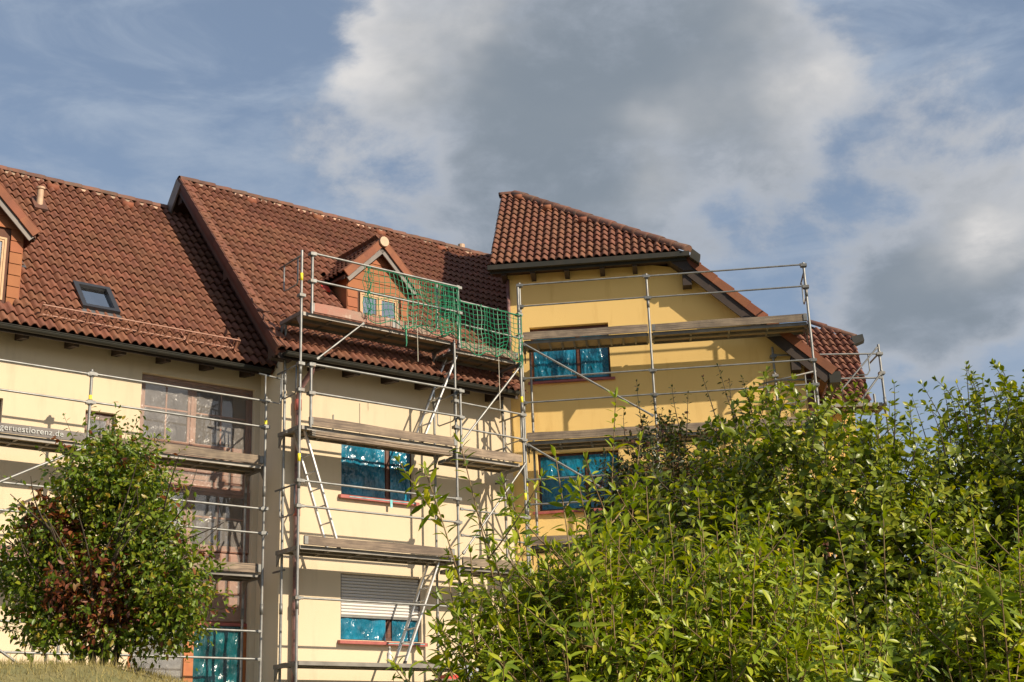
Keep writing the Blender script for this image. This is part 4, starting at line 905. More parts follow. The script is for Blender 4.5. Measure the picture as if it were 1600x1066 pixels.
def scaffold_left():
    s = thing('scaffold', 'steel scaffold in front of the left cream house, behind the red-leaved shrub', 'scaffold', 'A', (-3.5, .2, 0), 'facade scaffolds')
    YO, YI = -.13, .55; XS = [-9.85, -6.70, -3.55, -.39]
    for x in XS:
        post(s, x, YO, 0, 5.55, tags=(5.05,) if x > -5 else (), rail_z=(5.47, 5.0, 3.56, 3.14)); post(s, x, YI, 0, 4.35, rail_z=())
        for z in (4.33, 2.46, .46): cross_frame(s, x, YO, YI, z)
    for i in range(3):
        a, b = XS[i] + .02, XS[i + 1] - .02
        for z in (5.47, 5.0, 3.56, 3.14, 1.5, 1.05): rail(s, (a, YO - .035, z), (b, YO - .035, z - .01))
        for z in (4.33, 2.46, .46): deck(s, a + .03, b - .03, YO + .04, YI - .04, z, ribs=5)
        for z in (4.33, 2.46): board(s, (a + .02, YO + .0, z + .005), (b - .02, YO + .0, z + .005), m='grey_board' if (i == 1 and z > 4) else ('red_board' if i == 1 else 'board_wood'))
    brace(s, (-6.66, YO - .06, 2.35), (-3.6, YO - .06, .35)); brace(s, (-6.66, YO - .06, 2.60), (-3.6, YO - .06, 4.25))
    # the firm's lettering on the grey toe board
    cu = bpy.data.curves.new('lettering', 'FONT'); cu.body = 'geruestlorenz.de'; cu.size = .135; cu.extrude = .001; cu.align_x = 'RIGHT'; cu.space_character = 1.08
    tmp = bpy.data.objects.new('lettering', cu); col.objects.link(tmp); bpy.context.view_layer.update()
    me = bpy.data.meshes.new_from_object(tmp.evaluated_get(bpy.context.evaluated_depsgraph_get())); bpy.data.objects.remove(tmp); me.materials.clear(); me.materials.append(MATS['lettering'])
    t = bpy.data.objects.new('lettering', me); col.objects.link(t)
    t.parent = s.o; t.location = Vector((-3.95, YO - .027, 4.375)) - s.base; t.rotation_euler = (R(90), 0, 0)
    return s
def scaffold_mid():
    s = thing('scaffold', 'four storey steel scaffold with ladders in front of the middle cream house', 'scaffold', 'A', (2.2, -.66, 0), 'facade scaffolds')
    YO, YI = -1.03, -.30
    ZD = [6.93, 4.88, 2.83, .95]
    post(s, -.23, YO, 0, 8.05, tags=(7.55, 4.3), rail_z=(7.2, 5.95, 5.48, 3.9, 3.47, 1.95))
    post(s, 3.07, YO, 0, 7.0, rail_z=(5.75, 5.25, 3.9, 3.47, 1.95)); post(s, 4.67, YO, 0, 8.33, tags=(6.0, 4.1), rail_z=(7.75, 7.3, 5.7, 5.2, 3.7, 3.2))
    post(s, -.12, YI, 0, 6.95); post(s, 3.10, YI, 0, 6.9); post(s, 4.76, YI, 0, 6.85)
    for z in ZD[:2]: post(s, -.05, YO - .06, z - .05, z + 1.1, foot=False, joints=False, rail_z=(z + .55, z + 1.06))
    for z in ZD[:2]: post(s, 3.14, YO - .06, z - .05, z + 1.1, foot=False, joints=False, rail_z=(z + .55, z + 1.06))
    post(s, 2.72, YO + .05, ZD[0], ZD[0] + 1.08, foot=False, joints=False)
    for z in ZD:
        for x in (-.23, 3.07): cross_frame(s, x, YO, YI, z)
        cross_frame(s, 4.69, YO, YI, z - .14)
    for z in (ZD[0], ZD[1]):
        for dz in (1.07, .56): rail(s, (-.05, YO - .095, z + dz), (3.14, YO - .095, z + dz), r=.021)
    for z in (3.9, 3.47, 1.95): rail(s, (-.2, YO - .04, z), (3.05, YO - .04, z))
    for z in (7.75, 7.28, 5.73, 5.24, 3.72, 3.24, 1.75): rail(s, (3.1, YO - .04, z), (4.65, YO - .04, z - .03))
    for i, z in enumerate(ZD):
        deck(s, -.16, 3.02, YO + .04, YI - .04, z, ribs=4, m='deck_ply')
        if i < 3: deck(s, 3.13, 4.60, YO + .04, YI - .04, z - .14, ribs=2)
    board(s, (-.05, YO - .02, ZD[0] + .005), (1.72, YO - .02, ZD[0] + .005), m='red_board', h=.17)
    board(s, (1.74, YO - .02, ZD[0] + .005), (3.06, YO - .02, ZD[0] + .005), m='red_board', h=.16)
    board(s, (-.05, YO - .02, ZD[1] + .005), (3.06, YO - .02, ZD[1] + .005)); board(s, (-.12, YO - .02, ZD[2] + .005), (2.95, YO - .02, ZD[2] + .005))
    for z in ZD[:3]: board(s, (3.14, YO - .02, z - .13), (4.58, YO - .02, z - .13), m='board_wood')
    # bundle of spare planks slung under the second deck
    for k in range(3): board(s, (.02, YO + .05 + .0 * k, ZD[1] - .10 - .036 * k), (2.98, YO + .05, ZD[1] - .10 - .036 * k), h=.03, t=.10, name='spare_plank')
    brace(s, (.03, YO - .11, 6.05), (1.02, YO - .06, 6.90), r=.016); brace(s, (3.15, YO - .06, 4.97), (4.66, YO - .06, 6.72)); brace(s, (3.12, YO - .06, 2.90), (4.66, YO - .06, 4.74)); brace(s, (3.12, YO - .06, .95), (4.66, YO - .06, 2.72))
    end_guard(s, -.24, YO, YI, 4.95); end_guard(s, -.24, YO, YI, 2.86); end_guard(s, -.24, YO, YI, 6.95); end_guard(s, 4.72, YO, YI, 4.74); end_guard(s, 3.09, YO - .05, YI, 4.9)
    # long end guard sticking out to the left at the upper level
    o = MB().tube([(-.12, YI, 5.86), (-.62, YI + .02, 5.90)], .018, 8).build('end_guard', 'dull_steel', s, smooth=True)
    sub(MB().tube([(-.50, YI, 5.89), (-.50, YI, 5.44), (-.48, YI, 5.42), (-.22, YI, 5.41), (-.20, YI, 5.43), (-.20, YI, 5.87)], .014, 8), 'bent_bar', 'steel', s, o, smooth=True)
    rail(s, (-.42, YO + .1, 4.75), (-.12, YI, 4.85), 'ledger', m='dull_steel')
    # wall anchors
    for x, z in ((3.1, 4.6), (4.76, 5.2), (4.76, 4.55), (3.1, 2.3), (-.12, 2.5)): MB().tube([(x, YI - .1, z), (x, -.01, z)], .018, 7).build('wall_anchor', 'dull_steel', s, smooth=True)
    return s
def scaffold_yellow():
    s = thing('scaffold', 'steel scaffold in front of the yellow gable, rising out of the hedge', 'scaffold', 'B', (3.0, -.6, 0), 'facade scaffolds')
    YO, YI = -.95, -.25; XS = [.36, 2.90, 5.98]; ZD = [7.27, 5.22, 3.20, 1.2]
    for x in XS: post(s, x, YO, 0, 8.48, tags=(4.4,), rail_z=(8.42, 7.97, 6.47, 5.98, 4.45, 3.97)); 
    for x in (.46, 6.07): post(s, x, YI, 0, 7.25)
    post(s, 2.95, YI, 0, 3.3)
    for z in ZD:
        for x in XS: cross_frame(s, x, YO, YI, z)
    for i in range(2):
        a, b = XS[i] + .02, XS[i + 1] - .02
        for z in (8.42, 7.97, 6.47, 5.98, 4.45, 3.97, 2.2): rail(s, (a, YO - .035, z), (b, YO - .035, z + .01), r=.018)
        for k, z in enumerate(ZD):
            deck(s, a + .03, b - .03, YO + .04, YI - .04, z, ribs=9 if (i == 0 and k == 0) else 3, n=1 if (i == 0 and k == 0) else 2, m='deck_ply')
            board(s, (a + .02, YO, z + .005), (b - .02, YO, z + .005))
    brace(s, (.40, YO - .06, 7.18), (2.86, YO - .06, 5.55)); brace(s, (.40, YO - .06, 5.15), (2.86, YO - .06, 3.5))
    end_guard(s, 5.98, YO, YI, 7.30); end_guard(s, 6.0, YO, YI, 5.25)
    # a ladder-like guard bracket at the right end, second lift
    o = MB().tube([(4.95, YI - .1, 6.22), (6.05, YI - .1, 6.42)], .02, 8).build('bracket_bar', 'dull_steel', s, smooth=True)
    sub(MB().tube([(5.12, YI - .1, 6.25), (5.12, YI - .1, 5.80), (5.16, YI - .1, 5.76), (5.8, YI - .1, 5.84), (5.86, YI - .1, 5.90), (5.86, YI - .1, 6.37)], .014, 8), 'bent_bar', 'steel', s, o, smooth=True)
    MB().tube([(.46, -.3, 6.95), (.46, -.02, 6.95)], .02, 7).build('wall_anchor', 'dull_steel', s)
    return s
def scaffold_far():
    s = thing('scaffold', 'end of a further scaffold beyond the small red roof, against the sky', 'scaffold', 'C', (.3, -1.1, 0), 'facade scaffolds')
    YO, YI = -2.05, -1.4
    for x, y in ((.24, YO), (.24, YI), (-1.9, YO), (-1.9, YI)): post(s, x, y, 0, 7.05 if y == YO else 6.2, rail_z=(6.85, 6.45) if y == YO else ())
    rail(s, (.24, YO - .03, 6.85), (-1.9, YO - .03, 6.87)); rail(s, (.24, YO - .03, 6.35), (-1.9, YO - .03, 6.35))
    deck(s, -1.86, .20, YO + .04, YI - .04, 5.86, ribs=3); cross_frame(s, .24, YO, YI, 5.86); cross_frame(s, -1.9, YO, YI, 5.86)
    brace(s, (.22, YO - .05, 6.45), (-.32, YO - .05, 5.80)); brace(s, (.20, YO - .05, 6.98), (-.67, YO - .05, 6.05), r=.016)
    o = MB().tube([(.22, YO - .03, 6.85), (.22, YI, 6.85)], .017, 8).build('end_guard', 'dull_steel', s, smooth=True)
    sub(MB().tube([(.0, YO - .03, 6.86), (.0, YO - .03, 6.5), (-.06, YO - .03, 6.42), (-.42, YO - .03, 6.40)], .014, 8), 'bent_bar', 'dull_steel', s, o, smooth=True)
    return s
scaffold_left(); scaffold_mid(); scaffold_yellow(); scaffold_far()

def ladder(label, foot, head, y0, y1, m='aluminium', n=8):
    """two stiles and round rungs, leaning along the deck"""
    f, h = Vector(foot), Vector(head); mid = Vector((f.x, (y0 + y1) / 2, f.z))
    t = thing('ladder', label, 'ladder', 'A', mid, 'deck ladders')
    for y in (y0, y1):
        o = MB().bar((f.x, y, f.z), (h.x, y, h.z), .028, .062, up=(0, 1, 0)).build('stile', m, t)
        sub(MB().bar((f.x, y, f.z), Vector((f.x, y, f.z)).lerp(Vector((h.x, y, h.z)), .025), .034, .07, up=(0, 1, 0)), 'foot_cap', 'window_black', t, o)
    for k in range(n):
        p = Vector((f.x, 0, f.z)).lerp(Vector((h.x, 0, h.z)), (k + .6) / n); MB().tube([(p.x, y0 + .01, p.z), (p.x, y1 - .01, p.z)], .015, 8).build('rung', m, t, smooth=True)
    return t
ladder('aluminium ladder up to the netted top deck, its head against the red boards', (2.40, 0, 4.89), (3.36, 0, 6.98), -.86, -.50)
ladder('bright aluminium ladder by the downpipe, below the deck with the stacked planks', (.68, 0, 2.84), (-.02, 0, 4.84), -.84, -.48, n=7)
ladder('aluminium ladder crossing the half closed roller shutter of the lowest window', (2.00, 0, .96), (2.80, 0, 2.88), -.84, -.50)

# ------------------------------------------------------------------ green safety nets
def net_layer(t, x0, x1, z0, z1, y, dip, seed, cell, r, ties=False):
    """draped square mesh: sagging between its ties, pulled out of square"""
    nx, nz = int((x1 - x0) / cell), int((z1 - z0) / cell)
    def P(i, j):
        u, v = i / nx, j / nz; x = x0 + (x1 - x0) * u; z = z0 + (z1 - z0) * v; free = (1 - v); e = min(1, 4 * u * (1 - u) + .15)
        n_ = noise.noise(Vector((x * 1.7 + seed, z * 1.7, seed))); n2 = noise.noise(Vector((x * 1.3, z * 2.1 + seed, 7.7))); n3 = noise.noise(Vector((x * 4.1 + seed, z * 3.7, 1.3)))
        return Vector((x + (.10 * n2 + .035 * n3) * e, y - .03 + .06 * n_ - dip * .5 * math.sin(math.pi * u) * free, z + free * (.06 * math.cos(u * math.pi * 6.0 + seed) - .03) + (.05 * n_ + .03 * n3) * (.3 + free) * (1 if j < nz else 0) - .012 * abs(math.sin(u * math.pi * 4))))
    mb = MB()
    for j in range(nz + 1): mb.tube([P(i, j) for i in range(nx + 1)], r if 0 < j < nz else r * 1.6, 4, cap=False)
    for i in range(nx + 1): mb.tube([P(i, j) for j in range(nz + 1)], r if 0 < i < nx else r * 1.5, 4, cap=False)
    mb.build('mesh_net', 'net_green', t, kind='stuff')
    if ties:
        for i in range(0, nx + 1, 5):
            p = P(i, nz); MB().tube([p + Vector((0, -.03, -.02)), p + Vector((.01, -.01, .035)), p + Vector((.005, .04, .01))], .008, 5).build('tie', 'net_green', t)
def net(label, x0, x1, z0, z1, y, dip, seed, cell=.09, r=.0065):
    t = thing('safety_net', label, 'net', 'A', ((x0 + x1) / 2, y, z0), 'green safety nets')
    net_layer(t, x0, x1, z0, z1, y, dip, seed, cell, r, True)
    return t
YN = -1.03
netA = net('long green safety net hanging from the top rails in front of the dormer', 1.10, 3.1, 7.02, 7.98, YN - .06, .10, 2.0, cell=.105, r=.0055)
net_layer(netA, 1.95, 3.1, 7.04, 7.97, YN - .085, .12, 8.3, .1, .006)
net_layer(netA, 2.75, 3.12, 7.04, 7.97, YN - .02, .1, 3.3, .08, .006)
for x, z0, z1 in ((2.15, 6.35, 7.05),): MB().tube([(x, YN - .11, z1), (x + .01, YN - .11, z0)], .006, 5).build('tie_cord', 'rope', netA)
MB().tube([(1.9, YN - .10, 7.0), (1.9, YN - .11, 6.86), (1.91, YN - .11, 6.66), (1.9, YN - .11, 6.6)], .022, 6, r2=.008).build('loose_end', 'net_green', netA)
bun = MB()
for k in range(5):
    x = 1.02 + .03 * k + random.uniform(-.02, .02)
    bun.tube([(x + .03 * math.sin(j * 1.2 + k), YN - .10 - .02 * (k % 3), 7.98 - (7.98 - 7.04) * j / 12) for j in range(13)], .007, 4)
for j in range(9):
    z = 7.08 + j * .1; bun.tube([(1.0, YN - .11, z), (1.09, YN - .135, z - .02), (1.18, YN - .11, z + .01)], .005, 4)
bun.build('gathered_net', 'net_green', netA, kind='stuff')
netB = net('short green safety net on the lower deck bay next to the yellow wall', 3.16, 4.66, 6.80, 7.72, YN - .06, .12, 5.0)
MB().tube([(4.05, YN - .10, 6.85), (4.05, YN - .10, 5.72)], .006, 5).build('tie_cord', 'rope', netB)
slack = MB()
for k in range(7): slack.tube([(4.60 + .02 * math.sin(j + k), YN - .08 - .012 * k, 6.88 - .045 * j) for j in range(7)], .010, 4, r2=.004)
slack.build('gathered_net', 'net_green', netB, kind='stuff')

# ------------------------------------------------------------------ small things on the decks
def bottle():
    prof = [(.0, 0), (.045, 0), (.048, .02), (.048, .15), (.030, .19), (.014, .215), (.014, .25), (.018, .252), (.018, .275), (.0, .277)]
    n = 12; vs, fs = [], []; c = Vector((1.62, -.95, .955))
    for r_, z in prof:
        for k in range(n): a = 2 * math.pi * k / n; vs.append((c.x + r_ * math.cos(a), c.y + r_ * math.sin(a), c.z + z))
    for i in range(len(prof) - 1):
        for k in range(n): fs.append((i * n + k, i * n + (k + 1) % n, (i + 1) * n + (k + 1) % n, (i + 1) * n + k))
    t = thing('spray_bottle', 'whitish plastic bottle standing on the lowest deck below the shutter window', 'bottle', 'A', c)
    MB().add(vs, fs).build('bottle_body', 'bottle', t, smooth=True)
    MB().box((c.x - .019, c.y - .019, c.z + .215), (c.x + .019, c.y + .019, c.z + .25)).build('cap', 'dull_steel', t)
bottle()
def clutter():
    c = Vector((2.55, -1.75, 0))
    p = thing('trestle', 'low timber trestle in front of the middle house, mostly below view', 'trestle', 'A', c)
    for dx in (-.5, .5):
        for dy in (-.22, .22): MB().bar(c + Vector((dx, dy, -.14)), c + Vector((dx * .85, dy * .8, .60)), .06, .06).build('leg', 'board_wood', p)
    for k in range(3): MB().box(c + Vector((-.6, -.25 + .17 * k, .60)), c + Vector((.6, -.09 + .17 * k, .63))).build('plank', 'board_wood', p)
    b = bmesh.new(); bmesh.ops.create_icosphere(b, subdivisions=3, radius=.17)
    for v in b.verts:
        q = v.co.copy(); f = 1 + .35 * noise.noise(q * 9) + .15 * noise.noise(q * 24)
        v.co = Vector((q.x * f * 1.15, q.y * f * .9, max(-.10, q.z * f * .8 + .06 * noise.noise(q * 14))))
    me = bpy.data.meshes.new('bag'); b.to_mesh(me); b.free(); me.materials.append(MATS['bag'])
    o = bpy.data.objects.new('plastic_bag', me); col.objects.link(o); o.location = fpos('A', c + Vector((.18, 0, .735))); tag(o, 'crumpled bluish plastic bag at the bottom edge beside the shrub', 'bag')
    t = thing('paint_tray', 'small red tray lying beside the crumpled plastic bag', 'tray', 'A', c + Vector((-.22, 0, .632)))
    q = c + Vector((-.22, 0, .632)); mb = MB()
    mb.slab([q + Vector(v) for v in ((-.15, -.1, 0), (.15, -.1, 0), (.15, .1, 0), (-.15, .1, 0))], (0, 0, 1), .01)
    for a, b2 in (((-.15, -.1), (.15, -.1)), ((.15, -.1), (.15, .1)), ((.15, .1), (-.15, .1)), ((-.15, .1), (-.15, -.1))): mb.bar(q + Vector((*a, .045)), q + Vector((*b2, .045)), .012, .07)
    mb.build('tray_body', 'red_plastic', t)
clutter()

# ------------------------------------------------------------------ vegetation
def leaf_template(width=0.30, curl=0.18, fold=0.28, rows=3, tipk=1.0):
    """lance or oval leaf, unit length along +y, folded at the midrib, tip drooping; 4*rows triangles"""
    vs = [(0, 0, 0)]
    for r in range(1, rows + 1):
        t = r / (rows + 1); w = width / 2 * math.sin(math.pi * t ** tipk) ** 0.85; z = -curl * t * t
        vs += [(-w, t, z + w * fold), (0, t, z), (w, t, z + w * fold)]
    vs.append((0, 1, -curl)); n = len(vs)
    fs = [(0, 2, 1), (0, 3, 2)]
    for r in range(rows - 1):
        a = 1 + r * 3; fs += [(a, a + 1, a + 4), (a, a + 4, a + 3), (a + 1, a + 2, a + 5), (a + 1, a + 5, a + 4)]
    a = 1 + (rows - 1) * 3; fs += [(a, a + 1, n - 1), (a + 1, a + 2, n - 1)]
    return np.array(vs, float), np.array(fs, int)

class Leaves:
    def __init__(s): s.p, s.d, s.u, s.l = [], [], [], []
    def add(s, p, d, u, l): s.p.append(p); s.d.append(d); s.u.append(u); s.l.append(l)
    def arrays(s):
        P, D, U, L = (np.array(a, float) for a in (s.p, s.d, s.u, s.l))
        D /= np.linalg.norm(D, axis=1, keepdims=True) + 1e-9
        X = np.cross(D, U); X /= np.linalg.norm(X, axis=1, keepdims=True) + 1e-9
        N_ = np.cross(X, D)
        return P, X, D, N_, L
def mesh_np(name, V, F, m):
    me = bpy.data.meshes.new(name); me.vertices.add(len(V)); me.vertices.foreach_set('co', V.astype(np.float32).ravel())
    me.loops.add(F.size); me.loops.foreach_set('vertex_index', F.astype(np.int32).ravel())
    me.polygons.add(len(F)); me.polygons.foreach_set('loop_start', np.arange(0, F.size, 3, dtype=np.int32)); me.polygons.foreach_set('loop_total', np.full(len(F), 3, np.int32))
    me.polygons.foreach_set('use_smooth', np.ones(len(F), bool)); me.update(calc_edges=True); me.materials.append(MATS[m]); return me
def put_leaves(root, lv, tmpl, m, singles=0, name='leaves'):
    """all leaves of a plant: the ones that show largest as single leaf objects, the rest one mass"""
    P, X, D, N_, L = lv.arrays(); TV, TF = tmpl; base = np.array(root.base)
    idx = np.arange(len(P))
    if singles:
        d = P - np.array(EYE); z = d @ np.array(FW); xx = d @ np.array(RT) / z * LENS / 36; yy = d @ np.array(UP) / z * LENS / 36
        ok = (np.abs(xx) < .5) & (np.abs(yy) < .333); size = np.where(ok, L / z, 0)
        # nearest first, but only leaves whose face is turned to the camera
        facing = np.abs((N_ * d).sum(1)) / np.linalg.norm(d, axis=1); score = size * (0.4 + facing) / z ** 3
        pick = np.argsort(-score)[:singles]; pick = pick[size[pick] > 0]
        me = mesh_np('leaf', TV, TF, m)
        for i in pick:
            M = Matrix(((*X[i], 0), (*D[i], 0), (*N_[i], 0), (0, 0, 0, 1))).transposed()
            M = M @ Matrix.Scale(L[i], 4); M.translation = Vector(P[i] - base)
            o = bpy.data.objects.new('leaf', me); col.objects.link(o); o.parent = root.o; o.matrix_basis = M
        keepm = np.ones(len(P), bool); keepm[pick] = False; idx = idx[keepm]
    B = np.stack([X[idx], D[idx], N_[idx]], 1) * L[idx, None, None]          # k,3,3
    V = np.einsum('vj,kjc->kvc', TV, B) + (P[idx] - base)[:, None, :]
    F = TF[None] + (np.arange(len(idx)) * len(TV))[:, None, None]
    o = bpy.data.objects.new(name, mesh_np(name, V.reshape(-1, 3), F.reshape(-1, 3), m)); col.objects.link(o); o.parent = root.o; o['kind'] = 'stuff'
    return o
def curve_pts(a, b, bend, n):
    a, b = Vector(a), Vector(b); mid = (a + b) / 2 + Vector(bend); out = []
    for i in range(n + 1):
        t = i / n; out.append(a * ((1 - t) ** 2) + mid * (2 * t * (1 - t)) + b * (t * t))
    return out
def rv(s=1.0): return Vector((random.gauss(0, s), random.gauss(0, s), random.gauss(0, s)))

def shoot(lv, pts, l0, l1, gap, start=0.3, spread=0.9, droop=0.15, opposite=True, jitter=.22):
    """leaves in pairs along a shoot, smaller to the tip, each pair turned against the last"""
    n = len(pts) - 1; seglen = [(pts[i + 1] - pts[i]).length for i in range(n)]; tot = sum(seglen); s = tot * start; k = 0
    ph = random.uniform(0, 6.28)
    while s < tot:
        acc = 0; i = 0
        while i < n - 1 and acc + seglen[i] < s: acc += seglen[i]; i += 1
        f = (s - acc) / max(seglen[i], 1e-6); p = pts[i].lerp(pts[i + 1], min(1, f)); d = (pts[i + 1] - pts[i]).normalized()
        t = s / tot; a = Vector((1, 0, 0)) if abs(d.x) < .8 else Vector((0, 1, 0)); u = d.cross(a).normalized(); v = d.cross(u)
        an = ph + k * 1.571 + random.gauss(0, .25)
        L = (l0 + (l1 - l0) * max(0, (t - start) / (1 - start))) * random.uniform(.55, 1.2)
        for sg in ((1, -1) if opposite else (1,)):
            if random.random() < .06: continue
            side = (u * math.cos(an) + v * math.sin(an)) * sg
            sp = spread * (1 - .30 * t ** 3) + random.gauss(0, .16)
            ld = d * (1.05 - .75 * sp) + side * sp + Vector((0, 0, -droop * random.uniform(.2, 2.2))) + rv(jitter * .6)
            lv.add(p + side * .004, ld, d + rv(jitter), L)
        s += gap * random.uniform(.8, 1.25) * (1 - .35 * t); k += 1
    for q in range(3): lv.add(pts[-1], (pts[-1] - pts[-2]).normalized() + rv(.35), rv(1), l1 * random.uniform(.6, .9))

T_LANCE = leaf_template(.30, .16, .35, 3); T_OVAL = leaf_template(.52, .14, .3, 3, .9); T_SMALL = leaf_template(.50, .22, .35, 2, .95)

def forsythia(label, cx, cy, rx, ry, top, nsh, tips, seed, leaf=.092, lean=(0, 0), singles=300, side=5):
    """upright shrub: long straight shoots from the stool, leaf pairs, side twigs"""
    random.seed(seed); gz = ground_z(cx, cy)
    r = thing('shrub', label, 'shrub', 'W', (cx, cy, gz), 'green shrubs in front of the yellow house')
    lv = Leaves(); st = MB(); low = Leaves()
    allt = [(Vector(t), True) for t in tips]
    for k in range(nsh):
        a = random.uniform(0, 6.28); q = math.sqrt(random.random())
        x, y = cx + rx * q * math.cos(a), cy + ry * q * math.sin(a)
        h = top - gz; z = gz + h * (1 - .22 * q * q) * random.uniform(.80, 1.0) + 0.05
        allt.append((Vector((x + lean[0] * (z - gz) / h, y + lean[1] * (z - gz) / h, z)), False))
    for t, tall in allt:
        b = Vector((cx + (t.x - cx) * .35 + random.gauss(0, .06), cy + (t.y - cy) * .35 + random.gauss(0, .06), gz))
        pts = curve_pts(b, t, (random.gauss(0, .10) - (t.x - cx) * .2, random.gauss(0, .1), random.uniform(-.1, .25)), 12)
        st.tube(pts, .0085 if tall else .007, 5, r2=.002, cap=False)
        shoot(lv, pts, leaf, leaf * .6, .036, start=.42 if tall else .30, spread=.95, droop=.22)
        for k in range(side):
            i = random.randint(5, 11); p = pts[i]; an = random.uniform(0, 6.28); L = random.uniform(.14, .36)
            e = p + Vector((math.cos(an) * L * .75, math.sin(an) * L * .75, L * random.uniform(.35, .9)))
            tw = curve_pts(p, e, (0, 0, -.03), 6); st.tube(tw, .004, 4, r2=.0015, cap=False); shoot(lv, tw, leaf * .9, leaf * .55, .030, start=.1, spread=.95, droop=.22)
    st.build('stems', 'green_stem', r, smooth=True, kind='stuff')
    put_leaves(r, lv, T_LANCE, 'leaf_forsythia', singles)
    return r
def bush(label, cx, cy, rx, ry, top, ntw, seed, leaf, tmpl, m, sprigs, singles=300, stemmat='bark', dens=10, gapk=.55, up=.5, sprig_len=(.15, .4), zlow=.35, group='green shrubs in front of the yellow house'):
    """rounded bush: twigs with leaves all through an uneven dome, whippy shoots on top"""
    random.seed(seed); gz = ground_z(cx, cy); H = top - gz
    r = thing('shrub', label, 'shrub', 'W', (cx, cy, gz), group)
    lv = Leaves(); st = MB(); C = Vector((cx, cy, gz + H * .5))
    for k in range(9):
        a = random.uniform(0, 6.28); e = Vector((cx + rx * .6 * math.cos(a), cy + ry * .6 * math.sin(a), gz + H * random.uniform(.6, .85)))
        st.tube(curve_pts((cx + .15 * math.cos(a), cy + .15 * math.sin(a), gz), e, (0, 0, .1), 8), .022, 6, r2=.006, cap=False)
    for k in range(ntw):
        d = rv().normalized()
        if d.z < -.6: d.z = -d.z
        rad = 1.0 + .22 * noise.noise(d * 2.3 + Vector((seed, 0, 0))) + .12 * noise.noise(d * 6 + Vector((0, seed, 0)))
        q = rad * (random.random() ** .28)
        p = C + Vector((d.x * rx * q, d.y * ry * q, d.z * H * .5 * q))
        if p.z < gz + .1: continue
        L = random.uniform(*sprig_len) * .6
        e = p + (Vector((d.x, d.y, d.z * .7)) * .6 + Vector((0, 0, up)) + rv(.35)).normalized() * L
        tw = curve_pts(p, e, rv(.02), 4); st.tube(tw, .0035, 3, r2=.0012, cap=False)
        shoot(lv, tw, leaf, leaf * .65, leaf * gapk, start=.0, spread=.95, opposite=True, jitter=.35)
    for (x, y, z, L) in sprigs:
        e = Vector((x, y, z)); p = e + Vector((random.gauss(0, .05), random.gauss(0, .05), -L)); tw = curve_pts(p, e, rv(.02), 7)
        st.tube(tw, .0045, 4, r2=.0012, cap=False); shoot(lv, tw, leaf * .9, leaf * .5, leaf * .75, start=.05, spread=.8, droop=.3)
    st.build('stems', stemmat, r, smooth=True, kind='stuff')
    put_leaves(r, lv, tmpl, m, singles)
    return r
def wpt(px, py, dist):
    """world point seen at a photo pixel, at a ground distance (for tips read off the photo)"""
    v = FW + RT * ((px - 800) / 2127.2) - UP * ((py - 533) / 2127.2); v = v / math.hypot(v.x, v.y)
    return EYE + v * dist
F1T = [wpt(*p) for p in ((719, 692, 5.0), (664, 733, 5.05), (745, 800, 5.1), (868, 712, 5.2), (962, 622, 5.2), (905, 760, 5.0), (800, 770, 5.2), (775, 880, 4.95), (1000, 690, 5.2))]
forsythia('leafy lance-leaved shrub whose long shoots reach over the cream house wall', .30, 5.15, .44, .5, 2.54, 240, F1T, 31)
forsythia('low lance-leaved shrub at the left foot of the hedge, in front of the cream house', -.06, 5.0, .20, .4, 2.24, 75, [wpt(*p) for p in ((700, 905, 4.9), (735, 865, 5.0), (680, 985, 4.85))], 35, singles=200)
F2T = [wpt(*p) for p in ((1045, 800, 5.2), (1090, 760, 5.4), (1150, 790, 5.2), (1010, 760, 5.3), (1120, 830, 5.0), (1200, 800, 5.3), (1180, 860, 4.9))]
forsythia('lance-leaved shrub in the middle of the hedge, in front of the round-leaved bush', .85, 5.25, .50, .5, 2.52, 190, F2T, 32)
F3T = [wpt(*p) for p in ((1300, 790, 5.6), (1380, 800, 5.5), (1450, 790, 5.5), (1520, 810, 5.4), (1590, 790, 5.5), (1560, 880, 5.2))]
forsythia('lance-leaved shrub with slanting stems in the lower right of the hedge', 1.55, 5.45, .62, .5, 2.46, 190, F3T, 33, lean=(.45, 0))
forsythia('lance-leaved shrub at the right end of the hedge, cut by the picture edge', 2.35, 5.7, .55, .5, 2.5, 90, [], 34, singles=200)
H1S = [(*wpt(px, py, 7.3), L) for px, py, L in ((1180, 640, .25), (1230, 655, .3), (1290, 625, .25), (1330, 655, .3), (1397, 600, .35), (1420, 640, .3), (1270, 650, .3), (1140, 690, .25), (1360, 650, .25), (1455, 640, .25), (1080, 720, .3))]
bush('broad round-leaved bush in the hedge below the yellow gable', 1.62, 7.35, 1.12, .8, 3.40, 2700, 41, .074, T_OVAL, 'leaf_hedge', H1S)
H2S = [(*wpt(px, py, 7.6), L) for px, py, L in ((1510, 570, .4), (1425, 620, .3), (1440, 600, .3), (1535, 590, .3), (1580, 600, .3), (1560, 612, .3), (1475, 610, .3), (1598, 605, .3), (1495, 600, .3))]
bush('tall round-leaved bush at the right edge, its tips against the sky', 2.95, 7.55, .98, .8, 3.55, 2400, 42, .068, T_OVAL, 'leaf_hedge', H2S)
R1S = [(*wpt(px, py, 8.9), L) for px, py, L in ((995, 597, .35), (1050, 605, .3), (1098, 590, .3), (1122, 572, .45), (1160, 590, .4), (1203, 610, .3), (1178, 602, .3), (1140, 595, .35), (1075, 615, .3), (1035, 640, .3), (1020, 620, .3), (1225, 640, .3), (975, 640, .3), (1250, 645, .3))]
bush('dark bush with reddish whippy shoots between the lance-leaved shrub and the yellow wall', 1.02, 9.0, .72, .6, 3.68, 1700, 43, .054, T_OVAL, 'leaf_dark', R1S)

